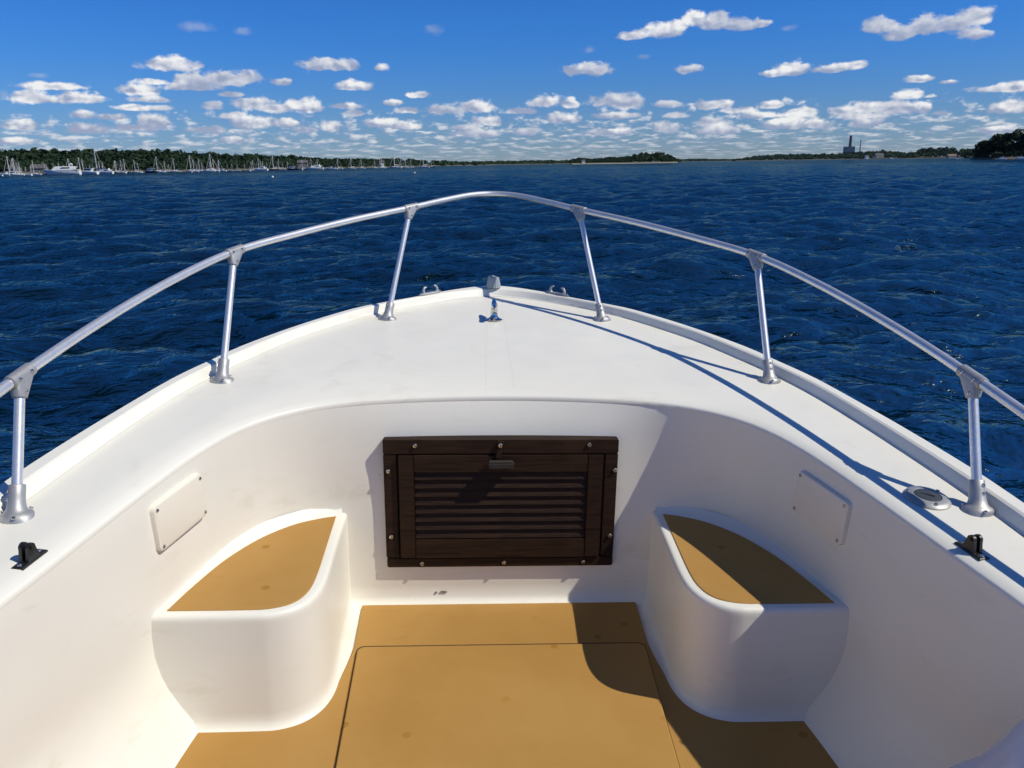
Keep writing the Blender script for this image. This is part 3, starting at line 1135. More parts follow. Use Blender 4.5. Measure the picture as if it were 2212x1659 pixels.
# ================================================================== the sea
def spectrum(L, N, lmin, lmax, rms, ang, power, spread, seed):
    rng = np.random.default_rng(seed)
    k1 = np.fft.fftfreq(N, L / N) * 2 * np.pi
    kx, ky = np.meshgrid(k1, k1, indexing='ij')
    k = np.hypot(kx, ky)
    k[0, 0] = 1
    lam = 2 * np.pi / k
    win = 1 / (1 + np.exp(-(lam - lmin) / (0.12 * lmin))) / (1 + np.exp((lam - lmax) / (0.2 * lmax)))
    th = np.cos(np.arctan2(ky, kx) - ang)
    dirw = np.where(th > 0, th ** spread, 0.12 * np.abs(th) ** spread) + 0.03
    A = win * dirw * k ** (-power)
    A[0, 0] = 0
    H = A * np.exp(1j * rng.uniform(0, 2 * np.pi, k.shape)) * rng.rayleigh(1, k.shape)
    h = np.fft.ifft2(H)
    s = rms / h.real.std()
    dx = np.fft.ifft2(-1j * kx / k * H).real * s
    dy = np.fft.ifft2(-1j * ky / k * H).real * s
    return L, N, h.real * s, dx, dy


def samp(sp, x, y):
    L, N, h, dx, dy = sp
    u, v = (x / L * N) % N, (y / L * N) % N
    i, j = np.floor(u).astype(int) % N, np.floor(v).astype(int) % N
    fu, fv = u - np.floor(u), v - np.floor(v)
    i2, j2 = (i + 1) % N, (j + 1) % N
    return [a[i, j] * (1 - fu) * (1 - fv) + a[i2, j] * fu * (1 - fv) + a[i, j2] * (1 - fu) * fv + a[i2, j2] * fu * fv for a in (h, dx, dy)]


WIND = math.atan2(-1.0, 0.38)
SP1 = spectrum(67.0, 512, 0.9, 4.4, 0.080, WIND, 2.4, 1.6, 3)
SP2 = spectrum(27.0, 512, 0.20, 1.1, 0.0215, WIND + 0.15, 2.0, 1.0, 4)


def make_sea():
    rad = [0.9]
    while rad[-1] < 420:
        rad.append(rad[-1] + max(0.05, 0.0062 * rad[-1]))
    while rad[-1] < 9000:
        rad.append(rad[-1] * 1.12)
    rad = np.array(rad)
    th = np.concatenate([np.linspace(R(-80), R(80), 470), np.linspace(R(80), R(280), 90)[1:-1]])
    n = len(th)
    RR, TT = np.meshgrid(rad, th, indexing='ij')
    cell = np.maximum(np.maximum(0.05, 0.0062 * RR), np.where(np.abs(TT) < R(80), 0.006, 0.04) * RR)
    x = RR * np.sin(TT)
    y = 1.6 + RR * np.cos(TT)
    h1, a1, b1 = samp(SP1, x, y)
    c, s_ = math.cos(0.6), math.sin(0.6)
    h2, a2r, b2r = samp(SP2, x * c - y * s_, x * s_ + y * c)
    a2, b2 = a2r * c + b2r * s_, -a2r * s_ + b2r * c
    w1 = np.clip((2.4 - cell) / 1.4, 0, 1)
    w2 = np.clip((0.42 - cell) / 0.28, 0, 1)
    gust = 0.8 + 0.35 * np.sin(x * 0.021 + 1.3 * np.sin(y * 0.013)) * np.sin(y * 0.027 + 0.7)
    z = (h1 * w1 + h2 * w2) * gust
    X = x + (a1 * w1 + a2 * w2) * 1.15
    Y = y + (b1 * w1 + b2 * w2) * 1.15
    v = np.stack([X, Y, z], -1).reshape(-1, 3)
    m = len(rad)
    i = np.arange(m - 1)[:, None] * n
    j = np.arange(n)[None, :]
    j2 = (j + 1) % n
    f = np.stack([i + j, i + n + j, i + n + j2, i + j2], -1).reshape(-1, 4)
    me = bpy.data.meshes.new('sea')
    me.vertices.add(len(v))
    me.vertices.foreach_set('co', v.astype(np.float32).ravel())
    me.loops.add(f.size)
    me.loops.foreach_set('vertex_index', f.astype(np.int32).ravel())
    me.polygons.add(len(f))
    me.polygons.foreach_set('loop_start', np.arange(0, f.size, 4, dtype=np.int32))
    me.update(calc_edges=True)
    return me


def sea_fn(n, b):
    co = objco(n)
    rot = n.n('ShaderNodeVectorRotate', rotation_type='Z_AXIS')
    n.put(rot.inputs['Vector'], co)
    rot.inputs['Angle'].default_value = -0.36
    st = n.vmath('MULTIPLY', rot.outputs[0], (0.55, 1.0, 1.0))
    big = n.noise(st, 0.9, 2.0, 0.5, 0.3)
    mid = n.noise(st, 3.0, 3.0, 0.6, 0.4)
    fine = n.noise(n.vmath('MULTIPLY', rot.outputs[0], (0.7, 1.0, 1.0)), 11.0, 3.0, 0.6, 0.2)
    h = n.math('ADD', n.math('MULTIPLY', big, 0.26), n.math('ADD', n.math('MULTIPLY', mid, 0.125), n.math('MULTIPLY', fine, 0.016)))
    bp = bump(n, b, h, 1.0, 1.0)
    deep = n.noise(co, 0.03, 3.0, 0.5)
    body = n.mix(deep, (0.0004, 0.0055, 0.0110, 1), (0.0005, 0.0072, 0.0140, 1))
    # reflection a little below a mirror's: crests hide part of the grazing slopes behind them
    fr_ = n.n('ShaderNodeFresnel')
    fr_.inputs['IOR'].default_value = 1.333
    n.put(fr_.inputs['Normal'], bp.outputs[0])
    df = n.n('ShaderNodeBsdfDiffuse')
    n.put(df.inputs['Color'], body)
    gl = n.n('ShaderNodeBsdfGlossy')
    gl.inputs['Roughness'].default_value = 0.07
    gl.inputs['Color'].default_value = (0.48, 0.73, 0.75, 1)
    n.put(gl.inputs['Normal'], bp.outputs[0])
    ms = n.n('ShaderNodeMixShader')
    n.put(ms.inputs[0], n.math('MULTIPLY', fr_.outputs[0], 0.38))
    n.t.links.new(df.outputs[0], ms.inputs[1])
    n.t.links.new(gl.outputs[0], ms.inputs[2])
    n.t.links.new(ms.outputs[0], n.t.nodes['Material Output'].inputs['Surface'])


mat('sea_water', (0.0015, 0.01, 0.025), 0.06, 0.0, 0.5, fn=sea_fn, IOR=1.333)
tag(link('sea', make_sea(), 'sea_water', None, math.pi), kind='structure')
COSP2 = math.cos(R(15.96)) ** 2


def hor(px):
    return 371.6 - 0.01554 * px


def rise(px, ytop, dist):
    """height above the sea of something whose top stands at row ytop"""
    ca = math.cos(math.atan((px - WPX / 2) / FPX))
    return CAMP.z + (hor(px) - ytop) * dist * ca * COSP2 / FPX


# ================================================================== shores and woods
def leaf_fn(c0, c1, c2, s1, s2):
    def fn(n, b):
        co = objco(n)
        a = n.noise(co, s1, 3, 0.6)
        d = n.noise(co, s2, 2, 0.6)
        c = n.mix(n.smooth(a, 0.35, 0.65), (*c0, 1), (*c1, 1))
        c = n.mix(n.smooth(d, 0.5, 0.75, 0, 0.7), c, (*c2, 1))
        n.put(b.inputs['Base Color'], c)
    return fn


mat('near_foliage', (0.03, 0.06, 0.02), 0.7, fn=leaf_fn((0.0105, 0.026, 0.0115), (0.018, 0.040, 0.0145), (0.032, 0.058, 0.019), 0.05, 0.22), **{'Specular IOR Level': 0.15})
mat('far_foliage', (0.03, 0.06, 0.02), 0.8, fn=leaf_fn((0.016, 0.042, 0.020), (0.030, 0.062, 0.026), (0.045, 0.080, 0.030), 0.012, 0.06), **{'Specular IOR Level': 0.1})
mat('bark', (0.06, 0.045, 0.03), 0.9)


def land_fn(n, b):
    co = objco(n)
    s = n.n('ShaderNodeSeparateXYZ')
    n.put(s.inputs[0], co)
    z = n.math('ADD', s.outputs[2], n.math('MULTIPLY', n.noise(co, 0.08, 4, 0.6), 1.6))
    c = n.mix(n.noise(co, 0.15, 4, 0.6), (0.15, 0.13, 0.10, 1), (0.08, 0.072, 0.06, 1))
    c = n.mix(n.smooth(z, 1.7, 2.5), c, (0.035, 0.055, 0.018, 1))
    n.put(b.inputs['Base Color'], c)


def sand_fn(n, b):
    co = objco(n)
    s = n.n('ShaderNodeSeparateXYZ')
    n.put(s.inputs[0], co)
    z = n.math('ADD', s.outputs[2], n.math('MULTIPLY', n.noise(co, 0.06, 4, 0.6), 1.0))
    c = n.mix(n.smooth(z, 0.9, 1.5), (0.40, 0.34, 0.26, 1), (0.08, 0.09, 0.03, 1))
    n.put(b.inputs['Base Color'], c)


mat('shore_ground', (0.2, 0.18, 0.14), 0.9, fn=land_fn)
mat('sand', (0.45, 0.38, 0.28), 0.9, fn=sand_fn)


def leaves_mesh(name, cen, rad, nleaf, size, seed):
    """crowns of many small leaf clumps: cen, rad arrays of crown centres and radii"""
    rng = np.random.default_rng(seed)
    T = len(cen)
    d = rng.normal(size=(T, nleaf, 3))
    d /= np.linalg.norm(d, axis=2)[..., None]
    d[..., 2] = np.where(d[..., 2] < -0.35, -d[..., 2], d[..., 2])
    # lumpy crowns: radius modulated by a few random lobes per tree
    lob = rng.normal(size=(T, 7, 3))
    lob /= np.linalg.norm(lob, axis=2)[..., None]
    dots = np.einsum('tni,tli->tnl', d, lob)
    lump = 0.72 + 0.34 * np.clip((dots.max(2) - 0.55) / 0.4, 0, 1)
    r = lump * rng.uniform(0.72, 1.04, size=(T, nleaf))
    p = cen[:, None, :] + d * r[..., None] * rad[:, None, :]
    nrm = d + rng.normal(size=d.shape) * 0.55
    nrm /= np.linalg.norm(nrm, axis=2)[..., None]
    a = np.cross(nrm, rng.normal(size=d.shape))
    a /= np.linalg.norm(a, axis=2)[..., None]
    b = np.cross(nrm, a)
    sz = size * rng.uniform(0.55, 1.25, size=(T, nleaf, 1))
    sc = sz * (rad.mean(1) / rad.mean())[:, None, None]
    q = np.stack([p - a * sc - b * sc * 0.6, p + a * sc - b * sc * 0.6, p + a * sc * 0.8 + b * sc * 0.7, p - a * sc * 0.8 + b * sc * 0.7], 2)
    v = q.reshape(-1, 3)
    f = np.arange(len(v)).reshape(-1, 4)
    me = bpy.data.meshes.new(name)
    me.vertices.add(len(v))
    me.vertices.foreach_set('co', v.astype(np.float32).ravel())
    me.loops.add(f.size)
    me.loops.foreach_set('vertex_index', f.astype(np.int32).ravel())
    me.polygons.add(len(f))
    me.polygons.foreach_set('loop_start', np.arange(0, f.size, 4, dtype=np.int32))
    me.update(calc_edges=True)
    return me


def wooded_land(pts, name_land, name_wood, label, mats, depth, step, tree_r, nleaf, leaf, seed, rows=5, shore=6.0, tree_h=0.75, start=0.0, jitter=0.22, boost=1.0):
    """pts: (bearing px, distance, row of the tree tops). Land wedge plus the wood standing on it."""
    rng = np.random.default_rng(seed)
    pts = np.array(pts, float)
    xs = np.arange(pts[0, 0], pts[-1, 0] + 1e-6, 4.0)
    dist = np.interp(xs, pts[:, 0], pts[:, 1])
    top = np.interp(xs, pts[:, 0], pts[:, 2])
    hh = np.array([rise(x, t, d + depth * 0.6) for x, t, d in zip(xs, top, dist)])
    hh = np.maximum(hh, 2.0)
    taper = np.clip(np.minimum((xs - xs[0]) / 14 + 0.15, (xs[-1] - xs) / 14 + 0.15), 0, 1) if start else np.ones(len(xs))
    rws = []
    for off, z in ((-shore, -0.6), (0, 0.7), (shore * 0.6, 1.6), (shore * 1.6, 2.4)):
        rws.append([tuple(sea_at(x, d + off, z)) for x, d in zip(xs, dist)])
    for t in (0.35, 0.7, 1.0, 1.6):
        zz = np.maximum(hh * (1 - tree_h), 2.4) * min(1, 0.35 + t * 0.65) * (1 if t < 1.5 else 0.2) + (0 if t < 1.5 else -0.5)
        rws.append([tuple(sea_at(x, d + shore * 1.6 + depth * t, z)) for x, d, z in zip(xs, dist, zz)])
    tag(MB().grid(rws).build(name_land, mats[0], None, 1.5), kind='structure')
    cen, rad = [], []
    k = 0
    x = pts[0, 0]
    while x < pts[-1, 0]:
        d = np.interp(x, pts[:, 0], pts[:, 1])
        H = max(rise(x, np.interp(x, pts[:, 0], pts[:, 2]), d + depth * 0.6), 2.5) * boost
        for r_ in range(rows):
            t = (r_ + rng.uniform(-.3, .3)) / max(rows - 1, 1)
            t = min(max(t, 0), 1)
            px = x + rng.uniform(-.5, .5) * step / d * FPX
            dd = d + shore * 1.3 + depth * t
            ground = max(H * (1 - tree_h), 2.2) * min(1, 0.35 + t * .65) if H > 6 else 1.2
            tip = min(H, ground + H * tree_h) * (0.55 + 0.45 * min(1, t * 1.5)) * (1 - jitter + jitter * rng.random() ** 0.6 * 1.25)
            rr = tree_r * rng.uniform(0.7, 1.25)
            rz = max((tip - ground * 0.75) * 0.56, 0.8)
            c = sea_at(px, dd, tip - rz)
            cen.append(c)
            rad.append((rr, rr, rz))
        x += step / d * FPX
    me = leaves_mesh(name_wood, np.array(cen), np.array(rad), nleaf, leaf, seed + 1)
    o = link(name_wood, me, mats[1], None, 0)
    tag(o, label, 'woodland', kind='stuff')
    return len(cen)


# the anchorage side, nearest wood to the left
n_a = wooded_land([(-420, 560, 318), (-120, 555, 322), (0, 560, 321), (90, 565, 318), (210, 590, 321), (330, 610, 320), (420, 640, 324), (470, 665, 328), (520, 700, 330), (570, 740, 333), (620, 790, 333), (680, 850, 339),
                   (760, 950, 342), (840, 1050, 345), (905, 1150, 347.5)],
                  'harbour_shore', 'harbour_woodland', 'dark green woodland on the hillside behind the moored sailboats', ('shore_ground', 'near_foliage'),
                  70.0, 5.6, 6.2, 150, 1.05, 11, rows=7, shore=7.0, tree_h=0.72, jitter=0.13)
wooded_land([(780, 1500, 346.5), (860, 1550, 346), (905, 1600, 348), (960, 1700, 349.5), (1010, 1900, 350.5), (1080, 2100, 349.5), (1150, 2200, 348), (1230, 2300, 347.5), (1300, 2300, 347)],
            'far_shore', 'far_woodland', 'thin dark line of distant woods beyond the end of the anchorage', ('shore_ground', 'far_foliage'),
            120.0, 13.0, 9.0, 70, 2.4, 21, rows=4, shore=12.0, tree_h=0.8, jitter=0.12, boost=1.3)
# the island with its beach
wooded_land([(1236, 1290, 346.5), (1250, 1290, 343.5), (1275, 1285, 345), (1300, 1280, 343.5), (1330, 1275, 342), (1355, 1270, 341), (1370, 1265, 337), (1385, 1265, 334.5), (1410, 1262, 333.5), (1432, 1262, 334.5), (1446, 1262, 339), (1458, 1262, 343.5), (1466, 1262, 346.5)],
            'island_beach', 'island_woodland', 'wooded island with a pale sand beach ahead of the bow', ('sand', 'near_foliage'),
            45.0, 6.0, 5.4, 130, 1.1, 31, rows=5, shore=16.0, tree_h=0.82, jitter=0.12, boost=1.3)
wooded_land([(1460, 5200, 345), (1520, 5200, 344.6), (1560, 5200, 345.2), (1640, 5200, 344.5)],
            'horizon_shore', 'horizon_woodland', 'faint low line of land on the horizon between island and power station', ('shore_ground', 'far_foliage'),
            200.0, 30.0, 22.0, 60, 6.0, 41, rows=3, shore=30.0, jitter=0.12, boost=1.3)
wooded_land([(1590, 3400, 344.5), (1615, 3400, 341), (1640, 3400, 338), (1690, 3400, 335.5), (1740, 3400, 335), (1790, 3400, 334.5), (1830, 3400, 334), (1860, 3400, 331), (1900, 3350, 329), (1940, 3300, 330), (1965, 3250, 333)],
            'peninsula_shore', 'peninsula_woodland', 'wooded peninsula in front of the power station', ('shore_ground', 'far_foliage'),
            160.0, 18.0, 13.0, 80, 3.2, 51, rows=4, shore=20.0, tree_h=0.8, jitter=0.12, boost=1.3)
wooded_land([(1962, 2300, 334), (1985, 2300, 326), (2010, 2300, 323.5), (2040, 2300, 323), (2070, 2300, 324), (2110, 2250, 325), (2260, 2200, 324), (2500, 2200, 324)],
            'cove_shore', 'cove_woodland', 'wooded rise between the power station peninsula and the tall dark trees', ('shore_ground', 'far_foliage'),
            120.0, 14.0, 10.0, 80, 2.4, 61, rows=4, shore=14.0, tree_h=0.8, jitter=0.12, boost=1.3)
# point with the tall trees on the right
wooded_land([(2096, 640, 331), (2125, 625, 318), (2160, 610, 312), (2200, 600, 308), (2300, 590, 300), (2520, 580, 296)],
            'point_shore', 'point_undergrowth', 'low dark scrub under the tall trees on the point', ('shore_ground', 'near_foliage'),
            30.0, 5.0, 4.2, 120, 0.9, 71, rows=4, shore=6.0, tree_h=0.8)

k = 0
ORD = ['first', 'second', 'third', 'fourth', 'fifth', 'sixth', 'seventh', 'eighth', 'ninth', 'tenth', 'eleventh', 'twelfth', 'thirteenth', 'fourteenth', 'fifteenth', 'sixteenth', 'seventeenth', 'eighteenth', 'nineteenth', 'twentieth']
TREES = [(2128, 622, 305, 6.0, 'lowest, leaning tree at the outer tip of the wooded point'), (2158, 618, 288, 7.5, 'broad tall dark tree, second from the tip of the wooded point'),
         (2190, 612, 283, 7.5, 'tall dark tree, third from the tip of the wooded point'), (2222, 606, 281, 8.0, 'tallest dark tree of the point, cut by the picture edge')]
for px, d, yt, rr, lab in TREES:
    H = rise(px, yt, d)
    root = empty('broadleaf_tree', sea_at(px, d + 14, 1.5))
    tag(root, lab, 'tree', 'trees on the wooded point')
    rng = np.random.default_rng(px)
    m = MB()
    m.tube([(0, 0, -1), (0.2, 0.1, H * .25), (0.4, -.2, H * .5), (0.1, 0, H * .8)], [.55, .42, .30, .10], 9)
    for q in range(7):
        a = q * 2.4
        z0 = H * rng.uniform(.3, .6)
        m.tube([(0.2, 0, z0), (math.cos(a) * rr * .4, math.sin(a) * rr * .4, z0 + H * .12), (math.cos(a) * rr * .8, math.sin(a) * rr * .8, z0 + H * .22)], [.2, .13, .05], 6)
    m.build('trunk', 'bark', root)
    cen, rad = [], []
    for q in range(46):
        a = q * 2.399
        zz = rng.uniform(.25, .97)
        rm = rr * (1.0 - 0.75 * max(0, (zz - .55) / .45) ** 1.6) * rng.uniform(.35, .95)
        cen.append((math.cos(a) * rm, math.sin(a) * rm, H * zz - 2.0))
        cr = rng.uniform(1.8, 3.2)
        rad.append((cr * 1.15, cr * 1.15, cr * .85))
    me = leaves_mesh('crown', np.array(cen), np.array(rad), 120, 0.50, px)
    link('crown', me, 'near_foliage', root, 0)

# ================================================================== moored boats
mat('boat_white', (0.88, 0.88, 0.86), 0.35)
mat('boat_navy', (0.012, 0.02, 0.06), 0.3)
mat('boat_red', (0.25, 0.04, 0.03), 0.4)
mat('boat_glass', (0.02, 0.025, 0.03), 0.1)
mat('spar', (0.86, 0.86, 0.86), 0.5)
mat('canvas_blue', (0.02, 0.05, 0.16), 0.8)
mat('sailcloth', (0.62, 0.60, 0.55), 0.8)


def hull_mesh(L, B, fb, name, material, parent, sheer=0.35, rake=0.12):
    m = MB()
    st = [-.5, -.46, -.35, -.2, 0, .15, .28, .38, .45, .49, .5]
    wd = [.62, .70, .84, .95, 1, .93, .74, .50, .28, .09, .01]
    rws = []
    for s, wv in zip(st, wd):
        x = s * L
        zt = fb * (1 + sheer * max(0, s + .1) ** 1.5 * 1.8)
        sec = []
        for yk, zk in ((1, 1), (.97, .6), (.86, .15), (.55, -.25), (0, -.4), (-.55, -.25), (-.86, .15), (-.97, .6), (-1, 1)):
            z = zk * zt if zk > 0 else zk * fb
            xx = x - (1 - max(zk, 0)) * rake * L * max(0, s) ** 2 * 2
            sec.append((xx, yk * wv * B / 2, z))
        rws.append(sec)
    m.rings(rws)
    return m.build(name, material, parent, 0.7)


def make_sailboat(hullmat, cover):
    """10 m long, mast head 12 m above the water; bow towards +x"""
    t = empty('sailboat')
    hull_mesh(9.4, 2.9, 0.95, 'hull', hullmat, t)
    m = MB()
    m.rings([[(-1.6 + a, b * s_, z) for a, b in ((0, -1), (3.6, -.7), (4.3, 0), (3.6, .7), (0, 1))] for z, s_ in ((.9, .85), (1.3, .8), (1.42, .6))])
    cab = m.build('cabin', 'boat_white', t, 0.5)
    for sgn in (1, -1):
        MB().box((-.9, sgn * .80 - .03, 1.05), (1.6, sgn * .80 + .03, 1.22)).build('window', 'boat_glass', cab, 0)
    mast = MB().tube([(.9, 0, 1.2), (.9, 0, 12.0)], [.19, .13], 8).build('mast', 'spar', t)
    MB().tube([(.9, -.75, 7.2), (.9, .75, 7.2)], .05, 6).build('spreader', 'spar', mast)
    boom = MB().tube([(.8, 0, 2.2), (-3.3, 0, 2.1)], .09, 8).build('boom', 'spar', t)
    MB().tube([(.7, 0, 2.45), (-1.4, 0, 2.42), (-3.1, 0, 2.28)], [.26, .22, .12], 8).build('sail_cover', cover, boom)
    MB().tube([(4.45, 0, 1.6), (2.7, 0, 6.4), (1.0, 0, 11.6)], [.12, .11, .05], 8).build('furled_jib', 'sailcloth', t)
    MB().tube([(-4.5, 0, 1.1), (.9, 0, 11.9)], .035, 5).build('backstay', 'spar', t)
    return t


def make_motorboat(hullmat):
    """8.5 m cabin cruiser"""
    t = empty('motorboat')
    hull_mesh(8.5, 2.9, 1.15, 'hull', hullmat, t, 0.5, 0.2)
    m = MB()
    m.rings([[(x + dx_, y, z) for x, y in ((-1.6, -1.05), (1.6, -.95), (2.3, 0), (1.6, .95), (-1.6, 1.05))] for z, dx_ in ((1.1, .3), (1.75, .1), (2.55, -.3))])
    cab = m.build('cabin', 'boat_white', t, 0.4)
    for sgn in (1, -1):
        MB().box((-1.2, sgn * 1.02 - .04, 1.75), (1.3, sgn * 1.02 + .04, 2.25)).build('window', 'boat_glass', cab, 0)
    MB().box((-2.6, -1.1, 2.56), (1.6, 1.1, 2.66)).build('roof', 'boat_white', cab, 0)
    MB().tube([(-.4, 0, 2.6), (-.6, 0, 3.9)], .05, 6).build('antenna', 'spar', t)
    return t


def make_yacht(fly):
    """17 m express motor yacht, long raked superstructure"""
    t = empty('motor_yacht')
    hl = hull_mesh(17, 4.6, 1.9, 'hull', 'boat_white', t, 0.45, 0.22)
    MB().rings([[(x, y, z) for x, y in ((-8.2, -1.9), (2.0, -1.85), (7.4, -.25), (7.4, .25), (2.0, 1.85), (-8.2, 1.9))] for z in (2.1, 2.35)]).build('deck_moulding', 'boat_white', t, 0.4)
    m = MB()
    m.rings([[(x + k_, y * s_, z) for x, y in ((-5.6, -1.75), (1.6, -1.6), (4.6, 0), (1.6, 1.6), (-5.6, 1.75))] for z, s_, k_ in ((2.2, 1, 0), (2.9, .95, -.5), (3.7, .8, -1.7), (3.85, .7, -1.8))])
    cab = m.build('superstructure', 'boat_white', t, 0.5)
    for sgn in (1, -1):
        MB().rings([[(x, sgn * yo, z) for x, z in ((-4.6, 3.0), (-.2, 3.0), (-1.2, 3.5), (-4.4, 3.45))] for yo in (1.45, 1.70)]).build('side_window', 'boat_glass', cab, 0)
        MB().box((-.8, sgn * 2.24 - .08, .95), (-.2, sgn * 2.24 + .08, 1.25)).build('port_light', 'boat_glass', hl, 0)
    if fly:
        MB().rings([[(x + k_, y * s_, z) for x, y in ((-4.6, -1.5), (.2, -1.4), (.9, 0), (.2, 1.4), (-4.6, 1.5))] for z, s_, k_ in ((3.85, 1, 0), (4.6, 1.0, .3))]).build('flybridge', 'boat_white', t, 0.5)
    MB().tube([(-4.4, -1.4, 3.8), (-4.9, -1.2, 4.9), (-4.9, 1.2, 4.9), (-4.4, 1.4, 3.8)], .16, 8).build('radar_arch', 'boat_white', t)
    MB().box((-4.9, -.5, 5.0), (-4.3, .5, 5.25)).build('radar', 'boat_white', t, 0)
    return t


def place(proto, used, px, d, scale, rz, label, group, cat):
    o = proto if not used.get(proto.name) else copy_tree(proto)
    used[proto.name] = True
    o.location = sea_at(px, d, 0.0)
    o.scale = (scale,) * 3
    o.rotation_euler = (0, 0, rz)
    for k_ in ('label', 'category', 'group'):
        if k_ in o:
            del o[k_]
    tag(o, label, cat, group)
    return o


S1 = [(95, 175), (137, 200), (150, 190), (192, 235), (252, 280), (302, 280), (330, 220), (437, 250), (522, 250), (575, 245), (620, 265), (675, 198), (780, 190), (808, 210), (940, 110), (968, 230), (1000, 235), (1118, 225), (1128, 225),
      (1175, 220), (1208, 210), (1310, 218), (1340, 250), (1525, 185), (1540, 275), (1600, 228), (1638, 262), (1690, 208), (1848, 170), (1878, 215), (1930, 208), (1958, 245), (2045, 160), (2033, 240), (2070, 212), (2120, 220)]
S2 = [(30, 220), (110, 262), (158, 258), (208, 260), (280, 255), (345, 235), (362, 222), (415, 202), (435, 230), (458, 235), (495, 245), (558, 175), (612, 215), (650, 260), (695, 230), (838, 218), (925, 208), (985, 208), (1182, 208), (1310, 208),
      (1408, 212), (1540, 215), (1607, 205), (1730, 148), (1793, 215), (1835, 210), (1888, 222), (2008, 165), (2085, 215)]
masts = []
for x, y in S1:
    masts.append((x * .2232, (366 - .016 * x - y) * .2232))
for x, y in S2:
    masts.append((466.3 + x * .2232, (331 - .0150 * x - y) * .2232))
masts.sort()
protos = [make_sailboat('boat_white', 'canvas_blue'), make_sailboat('boat_white', 'sailcloth'), make_sailboat('boat_navy', 'sailcloth'), make_sailboat('boat_white', 'boat_red')]
DESC = ['white sailboat with blue sail cover', 'white sailboat with pale sail cover', 'navy hulled sailboat', 'white sailboat with dark red sail cover']
used = {}
TENS = ['', 'ten', 'twenty', 'thirty', 'forty', 'fifty', 'sixty', 'seventy']
ONES = ORD[:9]


def ordinal(n):
    if n <= 20:
        return ORD[n - 1]
    t, o = divmod(n, 10)
    return (TENS[t][:-1] + 'ieth') if o == 0 else TENS[t] + '-' + ONES[o - 1]


rs = random.Random(5)
for i, (px, hpx) in enumerate(masts):
    near = hpx > 33
    d = 470 + max(0, px) / 930 * 180 + (rs.uniform(-10, 25) if near else rs.uniform(15, 75))
    h = hpx * d * math.cos(math.atan((px - WPX / 2) / FPX)) * COSP2 / FPX
    k = rs.choices([0, 1, 2, 3], [4, 4, 2, 1.3])[0]
    mast_x = px + 0.9 * (h / 12) / d * FPX
    ex_ = 'tall-masted ' if h > 13.5 else ('small ' if h < 8 else '')
    place(protos[k], used, mast_x, d, h / 12.0, math.pi + rs.uniform(-.45, .25), f'{ex_}{DESC[k]}, {ordinal(i + 1)} sailboat from the left of the anchorage', 'sailboats moored in the anchorage', 'sailboat')

mo = [make_motorboat('boat_white'), make_motorboat('boat_navy')]
ya = [make_yacht(False), make_yacht(True)]
MOT = [(ya[0], 133, 450, 17.5, 'long sleek white motor yacht, largest of the moored boats'),
       (mo[0], 193, 462, 9.5, 'white cabin cruiser just behind the stern of the largest yacht'),
       (ya[1], 226, 478, 9.5, 'white flybridge cruiser beneath the tallest mast at left'),
       (mo[1], 325, 520, 8.0, 'small dark-hulled cabin boat with a white wheelhouse'),
       (ya[1], 452, 545, 7.6, 'white cabin boat beside the pair of masts at the middle of the anchorage'),
       (ya[1], 563, 560, 9.6, 'white flybridge yacht with rounded cabin, in the middle of the anchorage'),
       (mo[1], 632, 590, 8.5, 'dark-hulled cabin boat ahead of the grey house'),
       (ya[1], 680, 600, 12.5, 'large white flybridge yacht right of the grey waterfront house'),
       (mo[0], 713, 610, 6.5, 'small white runabout next to the large flybridge yacht'),
       (mo[0], 722, 598, 5.0, 'tiny white open boat right of the large flybridge yacht'),
       (mo[0], 480, 560, 5.5, 'small white motorboat low between the sailboats at centre left'),
       (mo[0], 10, 480, 6.0, 'small white motorboat at the left edge of the picture'),
       (mo[0], 1187, 1000, 6.0, 'lone small white motorboat out past the bow rail'),
       (mo[0], 1925, 1500, 9.0, 'white motorboat beneath the thin chimney across the water'),
       (mo[0], 2068, 640, 5.0, 'white motorboat moored off the tip of the wooded point'),
       (mo[0], 2165, 560, 5.0, 'white motorboat under the tall dark trees at right'),
       (mo[0], 2205, 552, 5.5, 'white motorboat at the right edge of the picture')]
for pr, px, d, L, lab in MOT:
    base = 17.0 if pr in ya else 8.5
    place(pr, used, px, d, L / base, math.pi + rs.uniform(-.25, .15), lab, 'motor boats at their moorings', 'motorboat')

# mooring buoys
mat('buoy_white', (0.82, 0.82, 0.80), 0.4)


def make_buoy():
    t = empty('mooring_buoy')
    m = MB()
    n = 14
    rws = []
    for q in range(1, 9):
        a = math.pi * q / 9
        rws.append([(math.sin(a) * math.cos(2 * math.pi * k / n), math.sin(a) * math.sin(2 * math.pi * k / n), math.cos(a) + .35) for k in range(n)])
    m.rings(rws)
    m.build('float', 'buoy_white', t)
    MB().tube([(.25 * math.cos(a), 0, 1.35 + .25 * math.sin(a)) for a in np.linspace(0, 2 * math.pi, 10)], .06, 6, cap=False).build('ring', 'spar', t)
    return t


by = make_buoy()
BU = [(587, 160, .22, 'white mooring buoy floating alone in front of the anchorage'), (895, 195, .22, 'white mooring buoy floating alone right of the anchorage'),
      (67, 425, .5, 'white mooring buoy just left of the largest yacht'), (4, 425, .4, 'white mooring buoy at the left picture edge'), (414, 500, .45, 'white mooring buoy below the sailboats at centre left'),
      (540, 520, .45, 'white mooring buoy below the rounded flybridge yacht'), (653, 540, .45, 'white mooring buoy below the grey house')]
for px, d, r_, lab in BU:
    place(by, used, px, d, r_, 0, lab, 'mooring buoys', 'buoy')

